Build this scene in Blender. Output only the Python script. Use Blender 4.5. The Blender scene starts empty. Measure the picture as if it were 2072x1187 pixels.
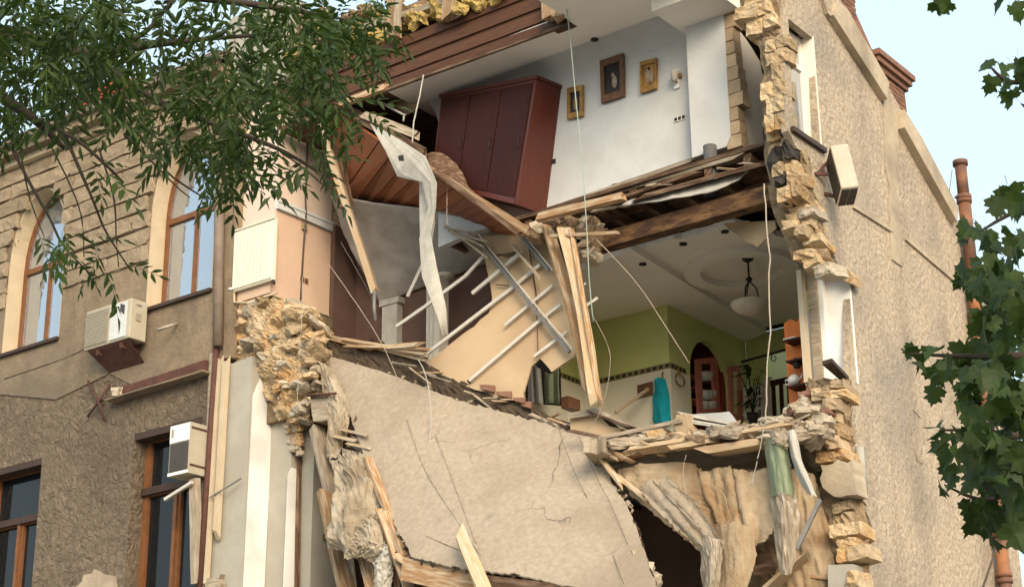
import bpy, bmesh, math, random
from mathutils import Vector, Matrix, noise
from mathutils.geometry import tessellate_polygon
random.seed(11)
RND = random.Random(5)
S = bpy.context.scene
COL = S.collection
# ------------------------------------------------------------------ camera
PW, PH, FPX = 2072., 1187., 3569.
_up = Vector((-112, 9793, -3569)).normalized()
_d1 = Vector((-4936, -1357, -3569)); _d1 -= _up * _d1.dot(_up); _d1.normalize()
_X = -_d1; _Y = _up.cross(_X)
ROT = Matrix((_X, _Y, _up))                       # camera -> world
def ray(px, py): return ROT @ Vector(((px - PW/2)/FPX, -(py - PH/2)/FPX, -1.0))
_r = ray(1621, 593)
CAM = Vector((0, 0, 1.6 + 22*_r.z)) - 22*_r
cd = bpy.data.cameras.new('camera'); cam = bpy.data.objects.new('camera', cd); COL.objects.link(cam)
cam.matrix_world = Matrix.Translation(CAM) @ ROT.to_4x4()
cd.sensor_width = 36; cd.lens = 36*FPX/PW; cd.clip_start = .1; cd.clip_end = 2000
S.camera = cam
# ------------------------------------------------------------------ light
SUN_EL, SUN_AZ = math.radians(25), math.radians(131)     # azimuth from +Y clockwise
w = bpy.data.worlds.new('World'); S.world = w; w.use_nodes = True
nt = w.node_tree; nt.nodes.clear()
sk = nt.nodes.new('ShaderNodeTexSky'); sk.sky_type = 'NISHITA'; sk.sun_disc = False
sk.sun_elevation = SUN_EL; sk.sun_rotation = SUN_AZ; sk.air_density = 1.0; sk.dust_density = 7.0; sk.ozone_density = 1.0
bg = nt.nodes.new('ShaderNodeBackground'); bg.inputs['Strength'].default_value = .085
wo = nt.nodes.new('ShaderNodeOutputWorld')
veil = nt.nodes.new('ShaderNodeMixRGB'); veil.blend_type = 'ADD'; veil.inputs[0].default_value = 1; veil.inputs[2].default_value = (5.2, 6.5, 7.0, 1)   # thin even high cloud
nt.links.new(sk.outputs[0], veil.inputs[1]); nt.links.new(veil.outputs[0], bg.inputs[0]); nt.links.new(bg.outputs[0], wo.inputs[0])
sl = bpy.data.lights.new('sun', 'SUN'); sl.energy = 1.55; sl.angle = math.radians(28); sl.color = (1, .86, .68)
so = bpy.data.objects.new('sun', sl); COL.objects.link(so)
sdir = Vector((math.sin(SUN_AZ)*math.cos(SUN_EL), math.cos(SUN_AZ)*math.cos(SUN_EL), math.sin(SUN_EL)))
so.rotation_euler = sdir.to_track_quat('Z', 'Y').to_euler(); so.location = sdir*60
S.view_settings.view_transform = 'Standard'; S.view_settings.look = 'None'
S.view_settings.gamma = 1; S.view_settings.exposure = 0.62
S.cycles.max_bounces = 9; S.cycles.diffuse_bounces = 7; S.cycles.transparent_max_bounces = 12
# ------------------------------------------------------------------ materials
def mat(name, c1, c2=None, sc=4., rough=.85, bump=.3, bsc=30., rnd=.0, stretch=(1, 1, 1), local=False, detail=6, kind='noise', spec=.3,
        c3=None, sc3=1.2, w3=.5, metal=0, bdist=.02, bkind='noise', trans=0, alpha=1, bstretch=None, cracks=0, streak=0, bwarp=0):
    m = bpy.data.materials.new(name); m.use_nodes = True; N = m.node_tree.nodes; L = m.node_tree.links
    b = N['Principled BSDF']; b.inputs['Roughness'].default_value = rough; b.inputs['Metallic'].default_value = metal
    b.inputs['Specular IOR Level'].default_value = spec
    if trans: b.inputs['Transmission Weight'].default_value = trans
    if alpha < 1: b.inputs['Alpha'].default_value = alpha
    c2 = c2 or tuple(x*.75 for x in c1)
    if local: co = N.new('ShaderNodeTexCoord').outputs['Object']
    else: co = N.new('ShaderNodeNewGeometry').outputs['Position']
    mp = N.new('ShaderNodeMapping'); mp.inputs['Scale'].default_value = stretch; L.new(co, mp.inputs[0])
    t = N.new('ShaderNodeTexNoise'); t.inputs['Scale'].default_value = sc; t.inputs['Detail'].default_value = detail; t.inputs['Roughness'].default_value = .65
    L.new(mp.outputs[0], t.inputs[0])
    r = N.new('ShaderNodeValToRGB'); r.color_ramp.elements[0].position = .32; r.color_ramp.elements[1].position = .68
    r.color_ramp.elements[0].color = (*c2, 1); r.color_ramp.elements[1].color = (*c1, 1); L.new(t.outputs[0], r.inputs[0])
    colo = r.outputs[0]
    if c3:
        t3 = N.new('ShaderNodeTexNoise'); t3.inputs['Scale'].default_value = sc3; t3.inputs['Detail'].default_value = 5; L.new(mp.outputs[0], t3.inputs[0])
        r3 = N.new('ShaderNodeValToRGB'); r3.color_ramp.elements[0].position = .46; r3.color_ramp.elements[1].position = .65
        r3.color_ramp.elements[0].color = (0, 0, 0, 1); r3.color_ramp.elements[1].color = (w3, w3, w3, 1); L.new(t3.outputs[0], r3.inputs[0])
        mx = N.new('ShaderNodeMixRGB'); L.new(r3.outputs[0], mx.inputs[0]); L.new(colo, mx.inputs[1]); mx.inputs[2].default_value = (*c3, 1); colo = mx.outputs[0]
    if streak:
        ms = N.new('ShaderNodeMapping'); ms.inputs['Scale'].default_value = (1.5, 1.5, .3); L.new(co, ms.inputs[0])
        ts = N.new('ShaderNodeTexNoise'); ts.inputs['Scale'].default_value = 1.; ts.inputs['Detail'].default_value = 6; L.new(ms.outputs[0], ts.inputs[0])
        rs_ = N.new('ShaderNodeValToRGB'); rs_.color_ramp.elements[0].position = .5; rs_.color_ramp.elements[1].position = .72; rs_.color_ramp.elements[0].color = (0, 0, 0, 1); rs_.color_ramp.elements[1].color = (streak,)*3 + (1,); L.new(ts.outputs[0], rs_.inputs[0])
        mz = N.new('ShaderNodeMixRGB'); L.new(rs_.outputs[0], mz.inputs[0]); L.new(colo, mz.inputs[1]); mz.inputs[2].default_value = (*[x*.5 for x in c2], 1); colo = mz.outputs[0]
    if cracks:
        tn2 = N.new('ShaderNodeTexNoise'); tn2.inputs['Scale'].default_value = 2.2; tn2.inputs['Detail'].default_value = 7; L.new(co, tn2.inputs[0])
        mw = N.new('ShaderNodeMixRGB'); mw.blend_type = 'ADD'; mw.inputs[0].default_value = .55; L.new(co, mw.inputs[1]); L.new(tn2.outputs['Color'], mw.inputs[2])
        vo = N.new('ShaderNodeTexVoronoi'); vo.feature = 'DISTANCE_TO_EDGE'; vo.inputs['Scale'].default_value = .5; L.new(mw.outputs[0], vo.inputs[0])
        rc_ = N.new('ShaderNodeValToRGB'); rc_.color_ramp.elements[0].position = .002; rc_.color_ramp.elements[1].position = .007; rc_.color_ramp.elements[0].color = (1, 1, 1, 1); rc_.color_ramp.elements[1].color = (0, 0, 0, 1); L.new(vo.outputs[0], rc_.inputs[0])
        tm = N.new('ShaderNodeTexNoise'); tm.inputs['Scale'].default_value = .9; L.new(co, tm.inputs[0]); rm_ = N.new('ShaderNodeValToRGB'); rm_.color_ramp.elements[0].position = .52; rm_.color_ramp.elements[1].position = .66; L.new(tm.outputs[0], rm_.inputs[0])
        mm_ = N.new('ShaderNodeMath'); mm_.operation = 'MULTIPLY'; L.new(rc_.outputs[0], mm_.inputs[0]); L.new(rm_.outputs[0], mm_.inputs[1])
        my_ = N.new('ShaderNodeMixRGB'); L.new(mm_.outputs[0], my_.inputs[0]); L.new(colo, my_.inputs[1]); my_.inputs[2].default_value = (*[x*.35 for x in c2], 1); colo = my_.outputs[0]
    if rnd:
        oi = N.new('ShaderNodeObjectInfo'); mr = N.new('ShaderNodeMapRange'); mr.inputs[3].default_value = 1-rnd; mr.inputs[4].default_value = 1+rnd
        L.new(oi.outputs['Random'], mr.inputs[0]); hs = N.new('ShaderNodeHueSaturation'); L.new(mr.outputs[0], hs.inputs['Value']); L.new(colo, hs.inputs['Color']); colo = hs.outputs[0]
    L.new(colo, b.inputs['Base Color'])
    if bump:
        if bkind == 'voronoi':
            tb = N.new('ShaderNodeTexVoronoi'); tb.inputs['Scale'].default_value = bsc
            tn = N.new('ShaderNodeTexNoise'); tn.inputs['Scale'].default_value = bsc*.5; tn.inputs['Detail'].default_value = 6
            L.new(co, tn.inputs[0]); mxx = N.new('ShaderNodeMixRGB'); mxx.inputs[0].default_value = .35; L.new(co, mxx.inputs[1]); L.new(tn.outputs['Color'], mxx.inputs[2]); L.new(mxx.outputs[0], tb.inputs[0])
        else:
            tb = N.new('ShaderNodeTexNoise'); tb.inputs['Scale'].default_value = bsc; tb.inputs['Detail'].default_value = 8; tb.inputs['Roughness'].default_value = .6; tb.inputs['Distortion'].default_value = bwarp
            mb = N.new('ShaderNodeMapping'); mb.inputs['Scale'].default_value = bstretch or stretch; L.new(co, mb.inputs[0]); L.new(mb.outputs[0], tb.inputs[0])
        bp = N.new('ShaderNodeBump'); bp.inputs['Strength'].default_value = bump; bp.inputs['Distance'].default_value = bdist
        L.new(tb.outputs[0], bp.inputs['Height']); L.new(bp.outputs[0], b.inputs['Normal'])
    return m
M = {}
M['stucco'] = mat('rough_stucco', (.265, .205, .143), (.17, .128, .087), 7, .95, 1., 5.5, c3=(.15, .115, .08), sc3=.8, w3=.7, bdist=.2, bwarp=1.6)
M['stucco_s'] = mat('worn_stucco', (.285, .215, .14), (.20, .15, .098), 5, .9, .7, 16, c3=(.13, .105, .08), sc3=.7, w3=.7, bdist=.03, streak=.5)
M['rust_stone'] = mat('dressed_stone', (.325, .255, .17), (.235, .178, .115), 3, .9, .8, 9, rnd=.14, bdist=.05)
M['cream'] = mat('cream_trim', (.55, .45, .31), (.47, .38, .26), 3, .8, .2, 20)
M['gable'] = mat('roughcast_render', (.57, .465, .34), (.33, .258, .18), 15, .95, 1., 11, c3=(.29, .245, .195), sc3=.6, w3=.8, bdist=.06, streak=.4)
M['gable2'] = mat('smooth_render', (.50, .41, .29), (.41, .33, .23), 5, .9, .6, 12, c3=(.24, .19, .14), sc3=1.2, w3=.7, bdist=.03, streak=.6)
M['lime'] = mat('yellow_limestone', (.58, .45, .285), (.40, .29, .17), 6, .95, 1., 16, rnd=.3, c3=(.52, .26, .07), sc3=1.6, w3=.5, bdist=.06)
M['pale_stone'] = mat('pale_rubble', (.47, .40, .305), (.34, .28, .20), 6, .95, .9, 16, rnd=.22, bdist=.04)
M['mortar'] = mat('mortar_core', (.26, .19, .11), (.14, .10, .06), 7, 1, 1, 12, bdist=.06)
M['joint'] = mat('sandy_mortar', (.36, .265, .165), (.22, .155, .09), 7, 1, 1, 14, bdist=.05)
M['brick'] = mat('red_brick', (.25, .13, .085), (.17, .085, .055), 8, .9, .5, 40, rnd=.25)
M['brickbuff'] = mat('buff_brick', (.47, .35, .22), (.36, .26, .16), 8, .9, .5, 30, rnd=.18)
M['white'] = mat('white_plaster', (.80, .79, .75), (.74, .73, .69), 2, .8, .15, 12, c3=(.46, .44, .40), sc3=1.2, w3=.5)
M['whitewash'] = mat('grey_whitewash', (.40, .375, .315), (.33, .305, .25), 2, .85, .2, 14, c3=(.34, .30, .24), sc3=1.1, w3=.5)  # darkened in colour so the pier's side reveals look sunlit beside it
M['bluewhite'] = mat('cool_white_wallpaper', (.60, .60, .585), (.53, .53, .52), 2.5, .8, .3, 14, bdist=.01, c3=(.44, .43, .40), sc3=1.2, w3=.45)
M['ceil'] = mat('ceiling_paint', (.84, .81, .75), (.80, .77, .71), 2, .8, .1, 12)
M['ceilgrey'] = mat('ceiling_shade_grey', (.38, .35, .31), (.30, .275, .24), 2, .9, .3, 12, c3=(.2, .17, .14), sc3=1.5, w3=.6)  # a white ceiling, its shade put into the grey colour
M['pink'] = mat('peach_wallpaper', (.62, .44, .32), (.57, .40, .29), 3, .8, .1, 20)
M['cream2'] = mat('cream_room_paint', (.80, .74, .64), (.75, .69, .59), 3, .8, .1, 20)
M['pinkpale'] = mat('pale_peach_wallpaper', (.66, .53, .43), (.61, .49, .40), 3, .8, .1, 20)
M['dado'] = mat('dado_rail', (.60, .60, .58), (.52, .53, .52), 14, .6, .3, 30)
M['green'] = mat('lime_green_paint', (.62, .66, .27), (.57, .61, .24), 2, .75, .1, 14)
M['tilecream'] = mat('cream_wall_tile', (.78, .74, .60), (.73, .69, .55), 1.5, .55, .08, 14)
M['border'] = mat('olive_border', (.30, .26, .12), None, 8, .6, .1)
M['darktile'] = mat('dark_border_tile', (.05, .04, .025), None, 8, .5, .1)
M['wood'] = mat('raw_timber', (.40, .245, .125), (.27, .15, .07), 5, .8, .5, 10, rnd=.2, stretch=(1, 9, 9), local=True, c3=(.50, .40, .28), sc3=2.6, w3=.85)
M['woodpale'] = mat('pale_splintered_wood', (.58, .42, .25), (.42, .28, .15), 5, .85, .5, 10, rnd=.2, stretch=(1, 9, 9), local=True, c3=(.50, .42, .32), sc3=2.6, w3=.85)
M['woodgrey'] = mat('weathered_board', (.36, .29, .21), (.24, .19, .13), 5, .9, .5, 10, rnd=.2, stretch=(1, 9, 9), local=True, c3=(.44, .37, .28), sc3=2.6, w3=.85)
M['wooddark'] = mat('dark_beam', (.12, .065, .035), (.06, .032, .018), 4, .85, .6, 10, rnd=.2, stretch=(1, 7, 7), local=True, c3=(.22, .15, .10), sc3=2.6, w3=.85)
M['woodred'] = mat('varnished_floor_board', (.30, .095, .035), (.20, .055, .02), 4, .5, .3, 10, rnd=.18, stretch=(1, 9, 9), local=True, c3=(.22, .10, .05), sc3=2.6, w3=.85)
M['fascia'] = mat('brown_fascia_board', (.115, .05, .026), (.07, .03, .016), 4, .7, .4, 10, rnd=.1, stretch=(1, 7, 7), local=True)
M['burnt'] = mat('charred_beam', (.10, .05, .025), (.04, .022, .014), 5, .9, .9, 9, c3=(.30, .16, .06), sc3=3, w3=.5, local=True, stretch=(1, 3, 3), bdist=.04)
M['winwood'] = mat('stained_window_wood', (.215, .09, .035), (.13, .055, .022), 6, .5, .25, 14)
M['windark'] = mat('dark_painted_frame', (.06, .035, .025), None, 6, .6, .2, 14)
M['cabinet'] = mat('mahogany_panel', (.10, .021, .011), (.07, .015, .008), 3, .38, .08, 10, stretch=(6, 6, 1), spec=.5)
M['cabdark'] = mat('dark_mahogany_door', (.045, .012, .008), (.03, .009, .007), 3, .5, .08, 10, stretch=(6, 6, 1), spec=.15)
M['slab'] = mat('plaster_slab', (.40, .33, .25), (.29, .235, .17), 14, .95, .35, 30, c3=(.24, .185, .13), sc3=.7, w3=.7, bdist=.012, cracks=1)
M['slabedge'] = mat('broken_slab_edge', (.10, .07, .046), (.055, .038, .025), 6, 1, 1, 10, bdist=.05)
M['drywall'] = mat('tan_plasterboard', (.52, .38, .235), (.46, .33, .20), 1.3, .9, .15, 9, c3=(.36, .24, .14), sc3=.9, w3=.5)
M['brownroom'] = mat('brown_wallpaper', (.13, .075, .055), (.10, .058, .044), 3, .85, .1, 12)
M['steel'] = mat('galvanised_rail', (.60, .57, .50), (.48, .45, .39), 9, .5, .1, 30)
M['greysteel'] = mat('grey_steel_profile', (.22, .21, .195), None, 9, .5, .1, 30, metal=.3)
M['rust'] = mat('rusted_steel', (.12, .05, .035), (.07, .032, .025), 9, .8, .6, 25)
M['pipe'] = mat('rusty_downpipe', (.17, .085, .055), (.10, .055, .04), 3, .6, .4, 20, c3=(.36, .15, .06), sc3=1.4, w3=.9)
M['sewer'] = mat('grey_vent_pipe', (.13, .13, .125), (.09, .09, .088), 7, .6, .5, 16)
M['acwhite'] = mat('ac_cream_casing', (.46, .41, .31), (.40, .355, .27), 4, .5, .05, 20)
M['acgrille'] = mat('ac_dull_grille', (.33, .29, .22), None, 6, .6, .1, 40)
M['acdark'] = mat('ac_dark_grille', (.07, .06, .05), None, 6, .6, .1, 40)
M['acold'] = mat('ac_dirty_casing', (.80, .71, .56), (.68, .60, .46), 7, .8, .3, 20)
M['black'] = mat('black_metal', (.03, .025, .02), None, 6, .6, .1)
M['rad'] = mat('radiator_enamel', (.78, .74, .60), (.74, .70, .56), 3, .35, 0)
M['cable'] = mat('pale_cable', (.42, .36, .28), None, 6, .7, 0)
M['cabledark'] = mat('dark_cable', (.09, .07, .05), None, 6, .7, 0)
M['cablegreen'] = mat('greenish_cable', (.36, .44, .37), None, 6, .6, 0)
M['towel'] = mat('turquoise_cloth', (.01, .36, .44), (.01, .30, .38), 8, .95, .4, 40)
M['orange'] = mat('orange_shelf_board', (.62, .17, .02), (.50, .12, .012), 3, .5, .15, 12, stretch=(4, 4, 1))
M['pinkframe'] = mat('pinkish_cabinet_frame', (.66, .22, .17), None, 5, .5, .1)
M['china'] = mat('white_china', (.75, .73, .66), None, 5, .25, 0, spec=.5)
M['gold'] = mat('gilt_picture', (.42, .24, .07), (.16, .08, .02), 9, .5, .4, 26, bdist=.01)
M['redpanel'] = mat('red_brown_panel', (.30, .06, .03), (.23, .045, .022), 4, .5, .1)
M['picdark'] = mat('dark_picture', (.035, .025, .022), (.012, .01, .012), 7, .4, .1)
M['picpale'] = mat('pale_paint', (.42, .33, .24), (.24, .16, .10), 16, .5, .1)
M['picframe'] = mat('carved_brown_frame', (.19, .095, .05), (.10, .05, .026), 14, .5, .4, 40)
M['glassbowl'] = mat('alabaster_lamp_bowl', (.62, .56, .45), (.52, .46, .36), 7, .4, .1)
M['insul'] = mat('yellow_glass_wool', (.62, .46, .17), (.42, .29, .09), 9, 1, 1, 20, bdist=.08)
M['soil'] = mat('clay_infill', (.30, .21, .13), (.19, .125, .075), 7, 1, 1, 10, bdist=.06)
M['cloth'] = mat('tan_sacking', (.42, .325, .215), (.31, .23, .14), 7, .95, .6, 28, c3=(.22, .125, .055), sc3=1.5, w3=.75)
M['crumple'] = mat('dusty_wallpaper_roll', (.45, .38, .28), (.31, .25, .175), 7, .9, .5, 22, c3=(.20, .15, .095), sc3=1.8, w3=.75)
M['film'] = mat('dusty_plastic_film', (.47, .39, .285), (.33, .26, .18), 7, .36, .25, 9, alpha=.5, spec=.6)
M['greentarp'] = mat('green_wrap', (.24, .28, .17), (.17, .20, .12), 4, .55, .3, 12)
M['lace'] = mat('white_strip', (.48, .45, .39), (.36, .335, .285), 5, .8, .2, 20)
M['curtain'] = mat('white_curtain', (.66, .64, .58), (.58, .56, .5), 4, .9, .1)
M['bark'] = mat('twig_bark', (.06, .045, .032), (.035, .026, .018), 9, .9, .4, 30)
M['asphalt'] = mat('asphalt', (.10, .095, .085), (.075, .07, .065), 3, .9, .3, 30)
M['paving'] = mat('pale_bounce_paving', (.40, .36, .30), (.33, .30, .25), 3, .9, .3, 20)  # kept pale to bounce light up into the rooms
M['rooftile'] = mat('rusted_sheet_roof', (.16, .09, .06), (.10, .06, .045), 3, .8, .3, 10)
M['redtin'] = mat('red_chimney_cap', (.45, .09, .04), (.36, .07, .03), 3, .6, .2, 10)
M['gutter'] = mat('dull_tin', (.22, .17, .13), (.15, .11, .085), 4, .7, .3, 10)
def leafmat(n, c1, c2):
    m = mat(n, c1, c2, 30, .55, 0, rnd=.4, spec=.22)
    b = m.node_tree.nodes['Principled BSDF']; out = m.node_tree.nodes['Material Output']; L = m.node_tree.links
    tr = m.node_tree.nodes.new('ShaderNodeBsdfTranslucent'); tr.inputs[0].default_value = (c1[0]*1.5, c1[1]*1.6, c1[2]*.8, 1)
    ms = m.node_tree.nodes.new('ShaderNodeMixShader'); ms.inputs[0].default_value = .22
    L.new(b.outputs[0], ms.inputs[1]); L.new(tr.outputs[0], ms.inputs[2]); L.new(ms.outputs[0], out.inputs[0])
    return m
M['ash'] = leafmat('ash_leaf', (.040, .066, .012), (.020, .036, .008))
M['maple'] = leafmat('maple_leaf', (.036, .060, .012), (.017, .033, .008))
def glassmat():
    m = bpy.data.materials.new('window_glass'); m.use_nodes = True; b = m.node_tree.nodes['Principled BSDF']
    b.inputs['Base Color'].default_value = (.02, .022, .024, 1); b.inputs['Roughness'].default_value = .03
    b.inputs['Specular IOR Level'].default_value = 1.0; b.inputs['IOR'].default_value = 1.9; b.inputs['Alpha'].default_value = .75
    return m
M['glassdark'] = glassmat(); _g = M['glassdark'].node_tree.nodes['Principled BSDF']; _g.inputs['Specular IOR Level'].default_value = .5; _g.inputs['IOR'].default_value = 1.5; _g.inputs['Base Color'].default_value = (.008, .01, .012, 1); _g.inputs['Alpha'].default_value = .85
M['glass'] = glassmat(); _g = M['glass'].node_tree.nodes['Principled BSDF']; _g.inputs['Metallic'].default_value = .75; _g.inputs['Base Color'].default_value = (.55, .60, .66, 1); _g.inputs['Alpha'].default_value = .8
# ------------------------------------------------------------------ geometry helpers
def un(px, py, x=None, y=None, z=None, d=None):
    r = ray(px, py)
    if x is not None: t = (x - CAM.x)/r.x
    elif y is not None: t = (y - CAM.y)/r.y
    elif z is not None: t = (z - CAM.z)/r.z
    else: t = d
    return CAM + t*r
def U(pts, **k): return [un(a, b, **k) for a, b in pts]
def UY(pts): return [un(a, b, y=c) for a, b, c in pts]         # each with its own depth behind the facade
ORG = {}
def tag(o, label, cat, group=None, kind=None):
    o['label'] = label; o['category'] = cat
    if group: o['group'] = group
    if kind: o['kind'] = kind
    return o
def thing(name, label, cat, loc, group=None):
    o = bpy.data.objects.new(name, None); COL.objects.link(o); o.location = loc; ORG[o] = Vector(loc); o.empty_display_size = .2
    return tag(o, label, cat, group)
def link(name, me, m, loc, parent=None, rot=None, scale=None):
    o = bpy.data.objects.new(name, me); COL.objects.link(o)
    if m and not me.materials: me.materials.append(m)
    if parent: o.parent = parent; o.location = Vector(loc) - ORG[parent]
    else: o.location = loc
    ORG[o] = Vector(loc)
    if rot is not None: o.rotation_euler = rot
    if scale is not None: o.scale = scale
    return o
def raw(name, verts, faces, m, parent=None, smooth=False, center=True):
    verts = [Vector(v) for v in verts]
    c = sum(verts, Vector())/len(verts) if center else Vector()
    me = bpy.data.meshes.new(name); me.from_pydata([v - c for v in verts], [], faces)
    bm = bmesh.new(); bm.from_mesh(me); bmesh.ops.recalc_face_normals(bm, faces=bm.faces); bm.to_mesh(me); bm.free()
    if smooth:
        for p in me.polygons: p.use_smooth = True
    return link(name, me, m, c, parent)
def prism(name, pts, th, m, parent=None):
    """a polygon (any outline) given thickness by the vector th"""
    th = Vector(th); n = len(pts); pts = [Vector(p) for p in pts]
    tris = tessellate_polygon([pts])
    v = pts + [p + th for p in pts]
    f = [tuple(t) for t in tris] + [tuple(i + n for i in reversed(t)) for t in tris]
    f += [(i, (i+1) % n, (i+1) % n + n, i + n) for i in range(n)]
    return raw(name, v, f, m, parent)
def holed(name, outer, holes, th, m, parent=None):
    th = Vector(th); loops = [[Vector(p) for p in l] for l in [outer] + holes]
    tris = tessellate_polygon(loops); pts = [p for l in loops for p in l]; n = len(pts)
    f = [tuple(t) for t in tris] + [tuple(i + n for i in reversed(t)) for t in tris]; k = 0
    for l in loops:
        q = len(l); f += [(k+i, k+(i+1) % q, k+(i+1) % q + n, k+i+n) for i in range(q)]; k += q
    return raw(name, pts + [p + th for p in pts], f, m, parent)
def box(name, a, b, m, parent=None):
    a, b = Vector(a), Vector(b)
    v = [(x, y, z) for x in (a.x, b.x) for y in (a.y, b.y) for z in (a.z, b.z)]
    f = [(0, 1, 3, 2), (4, 6, 7, 5), (0, 4, 5, 1), (2, 3, 7, 6), (0, 2, 6, 4), (1, 5, 7, 3)]
    return raw(name, v, f, m, parent)
def hexa(name, bot, th, m, parent=None):              # four corners + thickness
    return prism(name, bot, th, m, parent)
def jag(poly, step=14, amp=4, skip=(), seed=1):
    r = random.Random(seed); out = []
    for i, p in enumerate(poly):
        q = poly[(i+1) % len(poly)]; out.append(p)
        if i in skip: continue
        d = math.hypot(q[0]-p[0], q[1]-p[1]); n = max(1, int(d/step))
        for k in range(1, n):
            t = k/n + r.uniform(-.25, .25)/n; a = r.gauss(0, amp)
            nx, ny = -(q[1]-p[1])/d, (q[0]-p[0])/d
            o = [p[j] + (q[j]-p[j])*t for j in range(len(p))]; o[0] += nx*a; o[1] += ny*a; out.append(tuple(o))
    return out
def beam(name, p0, p1, w, h, m, parent=None, splinter=.0, roll=0., bend=.0, seed=None, taper=1.):
    p0, p1 = Vector(p0), Vector(p1); d = p1 - p0; L = d.length; r = random.Random(seed if seed is not None else int(L*9973))
    x = d.normalized(); z = Vector((0, 0, 1)) - x*x.z
    if z.length < .2: z = Vector((0, -1, 0)) - x*x.dot(Vector((0, -1, 0)))
    z.normalize(); y = z.cross(x); R = Matrix((x, y, z)).transposed() @ Matrix.Rotation(roll, 3, 'X')
    vs, fs = [], []; n = 5
    for i in range(n):
        t = i/(n-1); k = 1 + (taper-1)*t
        for (a, b) in ((-1, -1), (1, -1), (1, 1), (-1, 1)):
            e = (r.uniform(-1, 1)*splinter if i in (0, n-1) else 0)
            vs.append(Vector((t*L + e, a*w/2*k + bend*math.sin(t*math.pi) + r.uniform(-1, 1)*w*.04, b*h/2*k + r.uniform(-1, 1)*h*.04)))
    for i in range(n-1):
        for j in range(4):
            fs.append((i*4+j, i*4+(j+1) % 4, i*4+4+(j+1) % 4, i*4+4+j))
    fs += [(3, 2, 1, 0), ((n-1)*4, (n-1)*4+1, (n-1)*4+2, (n-1)*4+3)]
    me = bpy.data.meshes.new(name); me.from_pydata(vs, [], fs)
    return link(name, me, m, p0, parent, rot=R.to_euler())
def tube(name, pts, rad, m, parent=None, seg=6, smooth=True, caps=True):
    pts = [Vector(p) for p in pts]; vs, fs = [], []; rads = rad if isinstance(rad, (list, tuple)) else [rad]*len(pts)
    for i, p in enumerate(pts):
        t = (pts[min(i+1, len(pts)-1)] - pts[max(i-1, 0)]).normalized()
        a = t.orthogonal().normalized() if abs(t.z) > .95 else t.cross(Vector((0, 0, 1))).normalized(); b = t.cross(a)
        for k in range(seg):
            q = 2*math.pi*k/seg; vs.append(p + (a*math.cos(q) + b*math.sin(q))*rads[i])
    for i in range(len(pts)-1):
        for k in range(seg): fs.append((i*seg+k, i*seg+(k+1) % seg, (i+1)*seg+(k+1) % seg, (i+1)*seg+k))
    if caps: fs += [tuple(range(seg)), tuple((len(pts)-1)*seg + k for k in range(seg))]
    return raw(name, vs, fs, m, parent, smooth)
def lathe(name, prof, c, m, parent=None, seg=20, axis='z'):
    vs, fs = [], []; c = Vector(c)
    for r, h in prof:
        for k in range(seg):
            q = 2*math.pi*k/seg; vs.append(c + Vector((r*math.cos(q), r*math.sin(q), h)))
    for i in range(len(prof)-1):
        for k in range(seg): fs.append((i*seg+k, i*seg+(k+1) % seg, (i+1)*seg+(k+1) % seg, (i+1)*seg+k))
    fs += [tuple(range(seg)), tuple((len(prof)-1)*seg+k for k in range(seg))]
    return raw(name, vs, fs, m, parent, True)
def cat(a, b, c, d, t):
    return .5*((2*b) + (c-a)*t + (2*a-5*b+4*c-d)*t*t + (3*b-a-3*c+d)*t**3)
def spline(P, n):
    out = []; k = len(P)-1
    for i in range(n+1):
        s = i/n*k; j = min(int(s), k-1); t = s-j
        out.append(cat(P[max(j-1, 0)], P[j], P[j+1], P[min(j+2, k)], t))
    return out
RND2 = random.Random(19)
def V(*a): return Vector(a)
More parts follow.
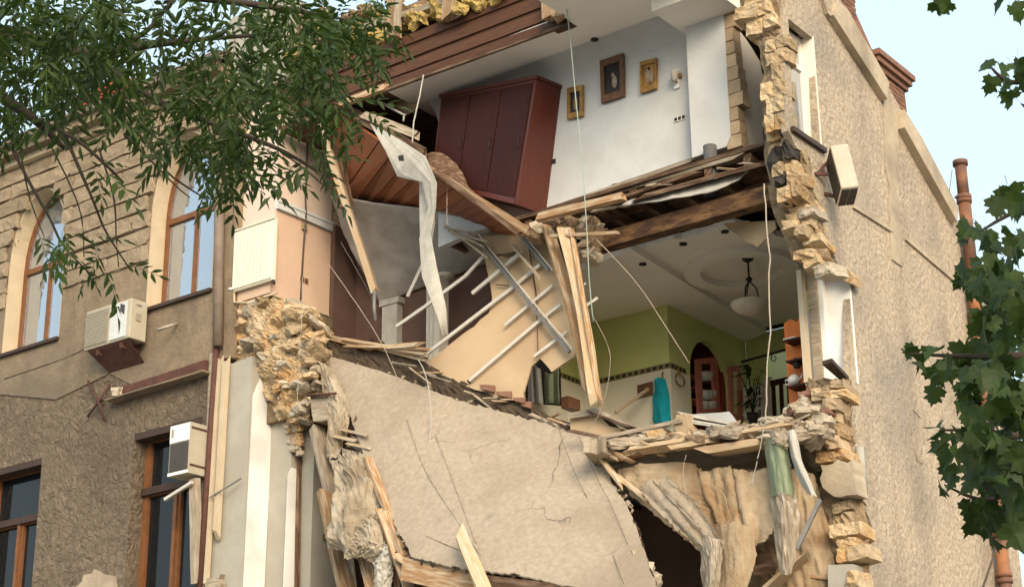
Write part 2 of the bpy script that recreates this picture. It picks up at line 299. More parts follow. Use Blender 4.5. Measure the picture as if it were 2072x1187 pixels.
def sheet(name, rows, m, parent=None, nu=18, nv=18, th=.02, amp=0., fsc=1.5, rag=0., seed=0, smooth=True, fold=(1, 1, 1), oct=(1, .55, .3), crush=0.):
    ridge = lambda q: 1-2.4*abs(noise.noise(q))
    """rows of (px,py,depth): a curved sheet through those points, with thickness, folds (amp) and ragged borders (rag)"""
    R = [spline([un(a, b, y=c) for a, b, c in r], nu) for r in rows]
    cols = list(zip(*R)); G = [spline(list(c), nv) for c in cols]        # G[u][v]
    NU, NV = nu+1, nv+1; off = Vector((seed*7.3, seed*3.1, seed*1.7)); vs = []
    nrm = []
    for i in range(NU):
        for j in range(NV):
            a = G[min(i+1, nu)][j]-G[max(i-1, 0)][j]; b = G[i][min(j+1, nv)]-G[i][max(j-1, 0)]
            n_ = a.cross(b)
            n_ = n_.normalized() if n_.length > 1e-9 else Vector((0, -1, 0))
            if n_.dot(CAM-G[i][j]) < 0: n_ = -n_
            nrm.append(n_)
    for i in range(NU):
        for j in range(NV):
            p = G[i][j].copy(); n_ = nrm[i*NV+j]
            if amp:
                q = Vector((p.x*fold[0], p.y*fold[1], p.z*fold[2]))*fsc+off
                p += n_*amp*(oct[0]*ridge(q) + oct[1]*ridge(q*2.1+off) + oct[2]*ridge(q*4.3))
            if crush:
                p += n_*RND2.uniform(-crush, crush) + V(RND2.uniform(-1, 1), RND2.uniform(-1, 1), RND2.uniform(-1, 1))*crush*.45
            if rag and (i in (0, nu) or j in (0, nv)):
                cc = G[nu//2][nv//2]; k = (cc-p).normalized(); q = p*5+off
                p += k*rag*(abs(noise.noise(q))*1.3 + .7*abs(noise.noise(q*2.7)) + .4*noise.noise(q*7) - .25)
            vs.append(p)
    n = len(vs); vs = vs + [p - nrm[i]*th for i, p in enumerate(vs)]; fs = []
    for i in range(nu):
        for j in range(nv):
            a, b, c, d = i*NV+j, (i+1)*NV+j, (i+1)*NV+j+1, i*NV+j+1
            fs += [(a, b, c, d), (a+n, d+n, c+n, b+n)]
    edge = [i*NV for i in range(NU)] + [nu*NV+j for j in range(1, NV)] + [i*NV+nv for i in range(nu-1, -1, -1)] + [j for j in range(nv-1, 0, -1)]
    for a, b in zip(edge, edge[1:]+edge[:1]): fs.append((a, b, b+n, a+n))
    return raw(name, vs, fs, m, parent, smooth)
def ellipsoid_mesh(name, seed, cuts=2, rough=.16, boxy=.55):
    bm = bmesh.new(); bmesh.ops.create_cube(bm, size=1); bmesh.ops.subdivide_edges(bm, edges=bm.edges, cuts=cuts, use_grid_fill=True)
    o = Vector((seed*13.1, seed*5.7, seed*2.3))
    for v in bm.verts:
        s = v.co.normalized()*.58; v.co = v.co*boxy + s*(1-boxy)
        v.co += Vector((noise.noise(v.co*2.2+o), noise.noise(v.co*2.2+o+Vector((9, 0, 0))), noise.noise(v.co*2.2+o+Vector((0, 9, 0)))))*rough
        v.co += v.co.normalized()*noise.noise(v.co*5+o)*rough*.5
    me = bpy.data.meshes.new(name); bm.to_mesh(me); bm.free(); return me
_bank = {}
def bank(kind, m):
    k = (kind, m.name)
    if k not in _bank:
        p = {'stone': (2, .13, .80), 'block': (2, .12, .86), 'brick': (1, .05, .97), 'rubble': (2, .3, .5)}[kind]
        _bank[k] = []
        for i in range(9):
            me = ellipsoid_mesh(kind, i+len(_bank)*11, *p); me.materials.append(m); _bank[k].append(me)
    return RND.choice(_bank[k])
def piece(name, kind, c, size, m, parent=None, rot=None, tilt=.08):
    me = bank(kind, m)
    r = rot if rot is not None else (RND.gauss(0, tilt), RND.gauss(0, tilt), RND.gauss(0, tilt))
    return link(name, me, None, c, parent, rot=r, scale=size)
def inside(p, poly):
    x, y = p; c = False; n = len(poly)
    for i in range(n):
        x1, y1 = poly[i]; x2, y2 = poly[i-1]
        if (y1 > y) != (y2 > y) and x < (x2-x1)*(y-y1)/(y2-y1)+x1: c = not c
    return c
def masonry(poly, course, wmin, wmax, depth, m, parent, y=None, x=None, kind='stone', jit=.07, seed=1, name='stone', tilt=.07, m2=None, p2=.0, back=0.):
    """courses of separate stones filling an outline that lies on the plane y= (or x=)"""
    global RND
    RND = random.Random(seed); P = U(poly, y=y) if y is not None else U(poly, x=x)
    q = [((p.x if y is not None else p.y), p.z) for p in P]; z = min(b for a, b in q); zt = max(b for a, b in q)
    a0 = min(a for a, b in q); a1 = max(a for a, b in q); n = 0
    while z < zt:
        h = course*RND.uniform(.75, 1.25); a = a0 - RND.uniform(0, wmax)
        while a < a1:
            wd = RND.uniform(wmin, wmax); c = (a+wd/2, z+h/2)
            if inside(c, q):
                dp = RND.gauss(0, jit)+back
                loc = Vector((c[0], y+depth/2+dp, c[1])) if y is not None else Vector((x-depth/2-dp, c[0], c[1]))
                sz = (wd*1.02, depth, h*1.04) if y is not None else (depth, wd*1.02, h*1.04)
                piece(name, kind, loc, sz, m2 if (m2 and RND.random() < p2) else m, parent, tilt=tilt); n += 1
            a += wd
        z += h
    return n
def V(*a): return Vector(a)
# ------------------------------------------------------------------ setting: ground
g = raw('ground', [(-300, -300, 0), (300, -300, 0), (300, 300, 0), (-300, 300, 0)], [(0, 1, 2, 3)], M['asphalt']); g['kind'] = 'structure'
p_ = box('bounce_pavement', (-60, -11, -.2), (2.5, -.02, .14), M['paving']); p_['kind'] = 'structure'; p_ = box('side_bounce_pavement', (.6, -.02, -.2), (9, 60, .135), M['paving']); p_['kind'] = 'structure'  # unseen paving, added to bounce light onto ceilings and undersides
# ------------------------------------------------------------------ left wing
LW = thing('left_wing', 'brown roughcast house front with two arched windows above and two square ones below', 'building', (-15, 0, 0))
def arch(cx, hw, z0, zs, rise, ins=0., y=0., n=14):
    pts = [V(cx-hw+ins, y, z0+ins), V(cx+hw-ins, y, z0+ins)]
    for i in range(n+1):
        a = math.pi*i/n; pts.append(V(cx+(hw-ins)*math.cos(a), y, zs+(rise-ins)*math.sin(a)))
    return pts
def rect(x0, x1, z0, z1, y=0., ins=0.): return [V(x0+ins, y, z0+ins), V(x1-ins, y, z0+ins), V(x1-ins, y, z1-ins), V(x0+ins, y, z1-ins)]
AW = [(-11.57, .82, 11.66, 13.35, 1.4), (-15.48, .82, 11.66, 13.35, 1.4), (-19.4, .82, 11.66, 13.35, 1.4)]
LWN = [(-12.47, -10.83, 6.6, 9.5), (-16.5, -14.87, 6.6, 9.5), (-20.3, -18.7, 6.6, 9.5)]
SPL = 12.3
holed('wall', [V(-22, 0, 0), V(-10.62, 0, 0), V(-10.62, 0, 15.4), V(-22, 0, 15.4)],
      [arch(*a) for a in AW] + [rect(*r) for r in LWN], (0, .42, 0), M['stucco'], LW)
# smooth upper render band (a thin coat over the roughcast) with the arches left open
holed('render_coat', [V(-22, -.022, 11.95), V(-18.2, -.022, 11.6), V(-14.4, -.022, 10.9), V(-12.9, -.022, 11.1), V(-10.66, -.022, 10.75), V(-10.66, -.022, 13.28), V(-22, -.022, 13.28)][:0] or
      [V(-22, -.022, 10.9), V(-20.4, -.022, 10.7), V(-18.6, -.022, 11.1), V(-17.2, -.022, 10.55), V(-16.2, -.022, 10.9), V(-14.6, -.022, 10.5), V(-13.2, -.022, 10.7), V(-12.2, -.022, 10.15), V(-11.4, -.022, 10.4), V(-10.66, -.022, 10.2), V(-10.66, -.022, 15.3), V(-22, -.022, 15.3)],
      [arch(*a, y=-.022) for a in AW], (0, .021, 0), M['stucco_s'], LW)
patch_px = jag([(150, 1187), (190, 1150), (235, 1165), (246, 1230), (140, 1230)], 10, 3, seed=4)
prism('plaster_patch', U(patch_px, y=-.012), (0, .011, 0), M['gable2'], LW)
r = random.Random(3); RND = r
zz = 12.55
for row in range(9):
    h = .31; z0 = zz + row*h; xx = -21.5 - (row % 2)*.4
    while xx < -10.7:
        wd = r.uniform(.62, .98); a, b = xx, min(xx+wd, -10.68); xx += wd
        zm = z0 + h/2
        for (cx, hw, zb, zs, ri) in AW:
            k = hw if zm < zs else (hw*math.sqrt(max(0, 1-((zm-zs)/ri)**2)) if zm < zs+ri else 0)
            if k:
                if a < cx-k < b and b < cx+k: b = cx-k
                elif a < cx+k < b and a > cx-k: a = cx+k
                elif a >= cx-k and b <= cx+k: a = b
                elif a < cx-k and b > cx+k: b = cx-k
        if b-a < .12: continue
        piece('stone', 'block', V((a+b)/2, -.02, zm), ((b-a)*1.0, .17 if row > 1 else .085, h*.93), M['rust_stone'], LW, rot=(0, 0, 0))
# cornice and roof
box('cornice', (-22, -.40, 15.46), (-10.5, .0, 15.62), M['stucco_s'], LW); box('cornice_fillet', (-22, -.22, 15.34), (-10.5, -.001, 15.458), M['cream'], LW)
box('gutter', (-22, -.5, 15.625), (-10.4, -.36, 15.72), M['gutter'], LW)
prism('roof', [V(-22, -.42, 15.73), V(-10.5, -.42, 15.73), V(-10.5, 5, 17.4), V(-22, 5, 17.4)], (0, 0, .08), M['rooftile'], LW)  # unseen roof, added to keep light out of the wing
box('rear_wall', (-22, 5.0, 0), (-10.6, 5.3, 17.3), M['stucco'], LW); box('end_wall', (-22.4, 0, 0), (-22.01, 5, 16.5), M['stucco'], LW)  # unseen walls, added to close the wing so its inside stays dark
box('floor', (-22, .45, 10.6), (-10.8, 4.95, 11.0), M['wooddark'], LW)
ch = box('chimney', (-17.9, 2.4, 16.4), (-16.35, 3.2, 18.0), M['brick'], LW)
for i, (zc, o_) in enumerate(((18.0, .06), (18.12, .12))): box('chimney_cap', (-17.9-o_, 2.4-o_, zc+.002), (-16.35+o_, 3.2+o_, zc+.12), M['redtin'], ch)
box('parapet', (-10.62, -.05, 15.0), (-9.2, .4, 16.6), M['whitewash'], LW)
def arched_window(a, sash):
    cx, hw, z0, zs, ri = a
    f = holed('window', arch(cx, hw, z0, zs, ri, .032, .30), [rect(cx-hw+.11, cx-.045, z0+.13, zs-.07, .30), rect(cx+.045, cx+hw-.11, z0+.13, zs-.07, .30),
              [V(cx-hw+.11, .30, zs+.03), V(cx+hw-.11, .30, zs+.03)] + [V(cx+(hw-.11)*math.cos(math.pi*i/12), .30, zs+.05+(ri-.15)*math.sin(math.pi*i/12)) for i in range(13)]],
              (0, .09, 0), M['winwood'], LW)
    holed('window_surround', arch(cx, hw, z0, zs, ri, .003, -.012), [arch(cx, hw, z0, zs, ri, .030, -.012)], (0, .43, 0), M['cream'], f)
    prism('pane', rect(cx-hw+.112, cx-.047, z0+.132, zs-.072, .35), (0, .006, 0), M['glass'], f)
    prism('pane', rect(cx+.047, cx+hw-.112, z0+.132, zs-.072, .33), (0, .006, 0), M['glass'], f)
    prism('pane', arch(cx, hw-.112, zs+.032, zs+.05, ri-.17, 0, .34), (0, .006, 0), M['glass'], f)
    box('sill', (cx-hw-.02, -.09, z0-.06), (cx+hw+.02, .3, z0-.002), M['windark'], f)
    # net curtain drawn to the left
    vs = []; fs = []; n = 22
    for i in range(n+1):
        x = cx-hw+.1+ i/n*(hw*.62); yy = .5+.05*math.sin(i*1.9)
        vs += [V(x, yy, z0+.1), V(x+.1*(i/n), yy, zs+ri-.15-.5*i/n)]
    for i in range(n): fs.append((2*i, 2*i+2, 2*i+3, 2*i+1))
    c = raw('curtain', vs, fs, M['curtain'], f, True)
for a in AW[:2]: arched_window(a, 0)
def square_window(x0, x1, z0, z1, yy=.26):
    zt = z1-.95; xm = (x0+x1)/2 + .02
    f = holed('window', rect(x0+.003, x1-.003, z0+.003, z1-.003, yy), [rect(x0+.13, x1-.13, zt+.07, z1-.12, yy), rect(x0+.13, xm-.09, z0+.1, zt-.09, yy), rect(xm+.09, x1-.13, z0+.1, zt-.09, yy)], (0, .1, 0), M['winwood'], LW)
    box('transom', (x0+.02, yy-.07, zt-.07), (x1-.02, yy-.002, zt+.05), M['windark'], f)
    box('mullion', (xm-.035, yy-.04, z0+.05), (xm+.035, yy-.002, zt-.075), M['winwood'], f)
    for q in (rect(x0+.132, x1-.132, zt+.072, z1-.122, yy+.06), rect(x0+.132, xm-.092, z0+.102, zt-.092, yy+.06), rect(xm+.092, x1-.132, z0+.102, zt-.092, yy+.06)):
        prism('pane', q, (0, .006, 0), M['glassdark'], f)
    box('lintel_edge', (x0+.003, .005, z1-.11), (x1-.003, yy-.003, z1-.004), M['windark'], f)
for q in LWN[:2]: square_window(*q)
# rust brown rainwater pipe at the seam
tube('downpipe', [un(444, 385, y=-.09), un(443, 520, y=-.09), un(441, 700, y=-.09)], .085, M['gutter'], LW, 10)
tube('downpipe', [un(438, 700, y=-.06), un(420, 960, y=-.06), un(404, 1200, y=-.06)], .05, M['rust'], LW, 8)
tube('seam_batten', [un(428, 715, y=-.03), un(409, 1200, y=-.03)], .04, M['woodgrey'], LW, 5)
# ------------------------------------------------------------------ tie beam with star anchor
TB = thing('tie_beam', 'rusty steel tie beam fixed across the wall, ending in a star shaped anchor', 'beam', un(330, 765, y=-.1))
def on(px, py, y): return un(px, py, y=y)
beam('channel', on(236, 800, -.08), on(420, 741, -.08), .12, .2, M['rust'], TB)
beam('flange', on(222, 812, -.12), on(420, 752, -.12), .22, .025, M['stucco_s'], TB)
c = on(201, 812, -.06)
for q in ((178, 770, 214, 852), (222, 776, 178, 842), (201, 812, 240, 800)):
    tube('anchor_bar', [on(q[0], q[1], -.05), on((q[0]+q[2])/2+2, (q[1]+q[3])/2, -.12), on(q[2], q[3], -.05)], .022, M['rust'], TB, 5)
piece('knob', 'rubble', on(237, 792, -.2), (.16, .12, .14), M['pale_stone'], TB)
# ------------------------------------------------------------------ air conditioners
def ac(name, label, x0, x1, y0, y1, z0, z1, grille, sideright=True, flip=False):
    t = thing(name, label, 'air conditioner', V((x0+x1)/2, 0, z0))
    bd = box('casing', (x0, y0, z0), (x1, y1, z1), M['acwhite'], t)
    md = bd.modifiers.new('b', 'BEVEL'); md.width = .018; md.segments = 2
    return t, bd
t, bd = ac('air_conditioner', 'cream air conditioner box on the wall just below the right arched window', -13.38, -12.22, -.46, -.1, 11.02, 11.72, 1)
prism('grille', [V(-13.34, -.466, 11.06), V(-12.78, -.466, 11.06), V(-12.78, -.466, 11.68), V(-13.34, -.466, 11.68)], (0, -.012, 0), M['acgrille'], t)
for i in range(14): box('slat', (-13.33, -.492, 11.09+i*.042), (-12.79, -.4785, 11.105+i*.042), M['acwhite'], t)
prism('fan_panel', [V(-12.72, -.466, 11.06), V(-12.3, -.466, 11.06), V(-12.3, -.466, 11.68), V(-12.72, -.466, 11.68)], (0, -.012, 0), M['dado'], t)
for k in range(3): box('emblem', (-12.47+k*.04, -.484, 11.52-.03*k), (-12.44+k*.04, -.479, 11.66-.02*k), M['black'], t)
for k, z in enumerate((11.62, 11.35)): box('handle', (-12.219, -.35, z), (-12.205, -.24, z+.025+.1*k), M['acgrille'], t)
box('bracket', (-13.1, -.42, 10.9), (-13.04, .0, 11.01), M['rust'], t); box('bracket', (-12.5, -.42, 10.9), (-12.44, .0, 11.01), M['rust'], t)
prism('drip_tray', [V(-13.3, -.44, 11.01), V(-12.25, -.44, 11.01), V(-12.3, -.05, 10.72), V(-13.2, -.05, 10.72)], (0, .02, -.02), M['rust'], t)
tube('drain_hose', [un(318, 668, y=-.3), un(340, 660, y=-.25), un(357, 655, y=-.05)], .028, M['cable'], t)
# the lower unit stands on end in front of the square window
P1 = un(346, 860, y=-.42); P2 = un(387, 838, y=-.42); x0, x1 = P1.x, P2.x; zt = P1.z-.02; zb = un(346, 963, y=-.42).z
t = thing('air_conditioner', 'white and dark grey air conditioner hung before the square window beside the torn pier', 'air conditioner', V((x0+x1)/2, 0, zb))
bd = box('casing', (x0, -.42, zb), (x1, -.06, zt), M['acwhite'], t)
prism('fan_panel', [V(x0+.01, -.424, zb+.5*(zt-zb)+.12), V(x1-.01, -.424, zb+.5*(zt-zb)+.12), V(x1-.01, -.424, zt-.01), V(x0+.01, -.424, zt-.01)], (0, -.012, 0), M['white'], t)
prism('grille', [V(x0+.03, -.424, zb+.06), V(x1-.02, -.424, zb+.06), V(x1-.02, -.424, zb+.5*(zt-zb)+.1), V(x0+.03, -.424, zb+.5*(zt-zb)+.1)], (0, -.012, 0), M['acdark'], t)
box('lower_rim', (x0, -.436, zb), (x1, -.4245, zb+.05), M['white'], t); box('emblem', (x0+.05, -.442, zt-.2), (x0+.1, -.437, zt-.07), M['acgrille'], t)
for z in (zt-.1, zb+.12): box('strap', (x1+.001, -.4, z), (x1+.012, -.08, z+.03), M['rust'], t)
beam('bracket', un(334, 1010, y=-.3), un(389, 975, y=-.3), .05, .05, M['steel'], t)
beam('bracket', un(394, 968, y=-.2), un(398, 1180, y=-.05), .16, .1, M['woodgrey'], t)
# the tipped unit on the gable
t = thing('air_conditioner', 'dirty beige air conditioner hanging tipped from the side wall below the top window', 'air conditioner', un(1705, 350, x=.1))
F_ = UY([(1680, 295, .64), (1715, 290, .60), (1738, 377, .57), (1703, 381, .61)]); cv = un(1671, 333, y=.92) - F_[0]
cs = prism('casing', F_, cv, M['acold'], t); md = cs.modifiers.new('b', 'BEVEL'); md.width = .012; md.segments = 2
lq = [F_[0].lerp(F_[3], .04)+cv*.06, F_[0].lerp(F_[3], .96)+cv*.06, F_[0].lerp(F_[3], .96)+cv*.95, F_[0].lerp(F_[3], .04)+cv*.95]
ax = (F_[1]-F_[0]).normalized(); prism('side_grille', [p-ax*.002 for p in lq], -ax*.012, M['acdark'], t)
dn = (F_[3]-F_[0]).normalized()
for u0, u1 in ((.04, .47), (.53, .96)):
    bq = [F_[3].lerp(F_[2], u0)+cv*.08, F_[3].lerp(F_[2], u1)+cv*.08, F_[3].lerp(F_[2], u1)+cv*.93, F_[3].lerp(F_[2], u0)+cv*.93]
    prism('vent_panel', [p+dn*.002 for p in bq], dn*.012, M['acdark'], t)
for a, b in (((1655, 350), (1680, 322)), ((1648, 352), (1676, 352)), ((1668, 392), (1694, 398))):
    beam('bracket', un(*a, x=.0), un(*b, x=.12), .04, .04, M['rust'], t)
# ------------------------------------------------------------------ masonry pier between wing and torn rooms
MP = thing('torn_pier', 'torn masonry pier with a peach papered side, yellow stone rubble and white plaster below', 'wall', (-10, .5, 6))
ZP = 11.34; XF = -9.5
box('pier_core', (-10.58, .16, ZP), (XF-.02, 1.44, 16.5), M['pinkpale'], MP)
box('stucco_return', (-10.6, .02, 10.4), (-10.28, .155, 15.3), M['stucco_s'], MP)
box('wallpaper_lower', (XF-.02, .16, ZP-.02), (XF, 1.46, 12.80), M['pink'], MP)
box('wallpaper_upper', (XF-.02, .16, 12.97), (XF-.003, 1.46, 15.2), M['pinkpale'], MP)
dr = box('dado_rail', (XF-.02, .15, 12.803), (XF+.045, 1.47, 12.967), M['dado'], MP)
box('dado_fillet', (XF+.046, .15, 12.92), (XF+.06, 1.47, 12.966), M['dado'], dr); box('dado_fillet', (XF+.046, .15, 12.804), (XF+.055, 1.47, 12.83), M['dado'], dr)
box('skirting', (XF-.02, .10, ZP-.05), (XF+.02, 1.47, ZP-.021), M['cream'], MP)
box('radiator_niche_board', (-10.26, .10, ZP+.0), (XF-.02, .158, ZP+.28), M['pink'], MP)
for k in range(2): box('socket', (XF+.001, .76+.1*k, 11.72), (XF+.02, .83+.1*k, 11.8), M['picframe'], MP)
box('junction_box', (XF+.001, .74, 12.63), (XF+.05, .84, 12.76), M['lime'], MP)
tube('conduit', [V(XF+.03, .80, 15), V(XF+.035, .79, 13.2), V(XF+.06, .79, 12.9), V(XF+.03, .78, 12.2), V(XF+.03, .76, 11.4)], .015, M['cabledark'], MP)
box('pier_underside', (-10.5, .3, ZP-.14), (XF-.05, 1.4, ZP-.051), M['wooddark'], MP)
tube('heating_pipe', [un(474, 575, y=.05), un(474, 612, y=.05), un(500, 612, y=.1), un(560, 592, y=.1)], .02, M['cream'], MP)
zs_ = masonry([(432, 660), (470, 628), (560, 605), (615, 615), (633, 650), (628, 690), (642, 715), (640, 770), (628, 800), (545, 785), (535, 735), (500, 722), (470, 705), (440, 715)], .14, .12, .30, .4, M['lime'], MP, y=.16, jit=.08, seed=4, tilt=.3, m2=M['pale_stone'], p2=.6, kind='rubble')
sheet('rubble_core', [[(436, 650, .3), (480, 620, .25), (560, 606, .25), (634, 640, .35)], [(440, 715, .3), (500, 690, .22), (570, 680, .2), (642, 715, .35)], [(520, 760, .4), (560, 760, .28), (600, 760, .28), (638, 775, .4)], [(572, 850, .5), (592, 850, .42), (608, 850, .42), (628, 850, .5)]], M['lime'], MP, 54, 54, .1, .075, 3.4, rag=.08, seed=4, smooth=False)
masonry([(550, 775), (630, 765), (634, 815), (618, 842), (600, 855), (584, 850), (562, 820)], .10, .08, .18, .22, M['pale_stone'], MP, y=.36, jit=.06, seed=6, tilt=.35, m2=M['lime'], p2=.4, kind='rubble')
box('core', (-10.5, .45, 9.3), (-9.35, 1.4, 11.2), M['mortar'], MP)
y0 = .08; xa = un(500, 950, y=y0).x; y1 = un(545, 950, x=xa).y; xb = un(588, 950, y=y1).x; y2 = un(606, 950, x=xb).y; xc = un(631, 950, y=y2).x
prism('plaster_face', [V(xa if p.x > xa-.10 else p.x, y0, p.z) for p in U(jag([(440, 722), (470, 735), (505, 722), (514, 760), (487, 1250), (412, 1250)], 12, 2.5, (3, 4, 5), 2), y=y0)], (0, 1.2, 0), M['whitewash'], MP)
b2 = box('plaster_face', (xa+.002, y1, 5), (xb, y1+1, 9.6), M['whitewash'], MP)
prism('lit_white_reveal', U(jag([(530, 756), (556, 765), (553, 800), (532, 1250), (489, 1250), (512, 800)], 14, 1.5, (2, 3, 4), 3), x=xa+.008), (-.006, 0, 0), M['white'], MP)  # side faces coloured whiter than the front, as if caught by the sun
prism('lit_white_reveal', U(jag([(590, 945), (604, 950), (606, 980), (592, 1250), (571, 1250), (583, 960)], 14, 1.5, (2, 3, 4), 3), x=xb+.012), (-.01, 0, 0), M['white'], MP)
prism('plaster_face', U(jag([(604, 880), (625, 870), (636, 900), (625, 1250), (596, 1250)], 14, 2, (2, 3), 3), y=y2), (0, .6, 0), M['whitewash'], MP)
masonry([(570, 850), (604, 855), (602, 915), (592, 920), (580, 890)], .07, .06, .12, .1, M['pale_stone'], MP, y=y1-.06, jit=.03, seed=9, m2=M['lime'], p2=.5, tilt=.2)
for i, (a, b, c_, d_, wd, mm) in enumerate(((447, 722, 418, 1170, .07, 'cream'), (437, 725, 412, 1150, .05, 'rust'), (458, 728, 438, 1080, .09, 'cream'), (431, 730, 424, 960, .07, 'woodgrey'), (606, 890, 600, 1250, .06, 'wooddark'))):
    beam('batten', un(a, b, y=-.02 if i < 4 else y2-.06), un(c_, d_, y=-.02 if i < 4 else y2-.06), wd, wd, M[mm], MP, splinter=.1, seed=i)
beam('iron_rod', un(424, 1006, y=-.1), un(488, 967, y=-.02), .02, .02, M['greysteel'], MP)
prism('ragged_foot', U(jag([(412, 1165), (440, 1172), (447, 1160), (445, 1187), (415, 1187)], 7, 2, seed=8), y=-.05), (0, .1, 0), M['woodgrey'], MP)
# radiator
RD = thing('radiator', 'cream ribbed panel radiator on the torn pier above the yellow stones', 'radiator', un(515, 580, y=.03))
q0, q1, q2_, q3 = un(476, 461, y=.03), un(557, 452, y=.03), un(557, 570, y=.03), un(476, 583, y=.03)
x0, x1, zb, zt = q0.x, q1.x, (q2_.z+q3.z)/2, (q0.z+q1.z)/2
box('panel', (x0, .02, zb), (x1, .08, zt), M['rad'], RD)
n = 11
for i in range(n):
    a = x0+.02+(x1-x0-.04)*i/n; b = a+(x1-x0-.04)/n
    prism('rib', [V(a+.012, .019, zb+.03), V(b-.012, .019, zb+.03), V(b-.012, .019, zt-.03), V(a+.012, .019, zt-.03)], (0, -.028, 0), M['rad'], RD)
box('top_grille', (x0-.005, -.012, zt+.001), (x1+.005, .085, zt+.02), M['rad'], RD)
tube('valve', [V(x1-.02, .03, zb-.03), V(x1+.05, .0, zb-.04), V(x1+.06, .0, zb-.1)], .02, M['black'], RD); tube('valve', [V(x0+.0, .03, zb+.06), V(x0-.07, .02, zb+.06)], .03, M['white'], RD)
for k in (.25, .75): box('bracket', (x0+(x1-x0)*k-.02, .081, zb+.1), (x0+(x1-x0)*k+.02, .158, zt-.1), M['rad'], RD)
# ------------------------------------------------------------------ gable wall
GW = thing('gable_wall', 'tall beige roughcast side wall with a torn edge of yellow stones and brick chimney stacks', 'wall', (0, 3, 0))
front = jag([(1582, -90), (1584, 30), (1588, 150), (1595, 264), (1612, 300), (1640, 325), (1643, 380), (1657, 425), (1668, 470), (1690, 520), (1702, 553)], 16, 2.5, (0, 1, 2, 10), 5)
low = jag([(1720, 558), (1720, 772), (1728, 800), (1722, 850), (1731, 920), (1742, 950), (1745, 1010), (1760, 1050), (1762, 1140), (1756, 1200), (1760, 1330)], 13, 2.5, (0, 10), 6)
gp = U(front + low, x=0)
yb = gp[-1].y
outer = gp + [V(0, yb, 0), V(0, 6.2, 0), V(0, 6.2, 11.0)] + U([(1950, 482), (1920, 400), (1850, 270), (1700, 0), (1640, -108)], x=0)
holed('wall', outer, [U([(1595, 38), (1645, 78), (1658, 296), (1606, 265)], x=0)], (-.10, 0, 0), M['gable'], GW)
def gpr(name, px, x0, th, m): return prism(name, U(px, x=x0), (th, 0, 0), m, GW)
# raking bands, pilaster and fields standing proud of the render
gpr('raking_band', [(1672, 35), (1782, 205), (1786, 172), (1700, 22), (1682, 8)], .003, .11, M['gable2'])
gpr('pilaster', jag([(1783, 180), (1813, 232), (1819, 470), (1824, 540), (1803, 525), (1800, 470), (1790, 300)], 40, 1.5, seed=3), .003, .018, M['gable2'])
gpr('raking_band', [(1815, 262), (1922, 452), (1925, 425), (1850, 282), (1815, 226)], .003, .12, M['gable2'])
gpr('field_ledge', [(1724, 415), (1804, 464), (1804, 471), (1724, 421)], .003, .03, M['gable2'])
gpr('field_ledge', [(1830, 479), (1925, 559), (1925, 567), (1830, 486)], .003, .03, M['gable2'])
gpr('upper_band', [(1648, -30), (1668, 30), (1690, 60), (1700, 22), (1660, -45)], .003, .06, M['gable'])
oc = U([(1845, 825), (1862, 845), (1870, 900), (1866, 938), (1855, 930), (1845, 880)], x=.004)
for i in range(6): tube('oval_moulding', [oc[i], oc[(i+1) % 6]], .009, M['gable2'], GW, 5)
tube('wall_crack', U([(1850, 690), (1853, 730), (1862, 775), (1860, 800), (1872, 850), (1878, 900), (1886, 980), (1884, 1010), (1890, 1060)], x=-.003), .006, M['soil'], GW, 4)
def chimney(y0, y1, z0, z1, x1, capz, nm):
    RNDc = random.Random(int(z1*100)); c = box(nm, (x1-.5, y0+.01, z0), (x1-.012, y1-.01, z1), M['mortar'], GW)
    z = z0; k = 0
    while z < z1-.01:
        yy = y0 - (.12 if k % 2 else 0)
        while yy < y1:
            a, b = max(yy, y0), min(yy+.245, y1); yy += .25
            if b-a > .04:
                bz = min(z+.062, z1); me = bank_b(M['brick']); o_ = link('brick', me, None, V(x1-.06+RNDc.uniform(-.004, .004), (a+b)/2, (z+bz)/2), c, scale=(.12, b-a-.01, bz-z))
        a = x1-.5
        while a < x1-.12:
            link('brick', bank_b(M['brick']), None, V(a+.12, y0+.055+RNDc.uniform(-.004, .004), z+.031), c, scale=(.235, .12, .062)); a += .25
        z += .073; k += 1
    for i, (dz, o2) in enumerate(capz): box('cap', (x1-.5-o2, y0-o2, z1+dz), (x1+o2, y1+o2, z1+dz+.085), M['brick'], c)
_bb = {}
def bank_b(m):
    if m.name not in _bb:
        me = bpy.data.meshes.new('brick'); bm = bmesh.new(); bmesh.ops.create_cube(bm, size=1); bm.to_mesh(me); bm.free(); me.materials.append(m); _bb[m.name] = me
    return _bb[m.name]
chimney(2.86, 3.78, 12.5, 13.36, -.02, ((.002, .04), (.09, .09), (.178, .13)), 'chimney')
chimney(1.45, 2.35, 13.35, 14.6, -.02, ((.002, .05), (.09, .1)), 'chimney')
prism('parapet', U([(1690, -30), (1720, 0), (1768, 108), (1775, 175), (1700, 30)], x=-.1), (-.35, 0, 0), M['brick'], GW)
RND = random.Random(4)
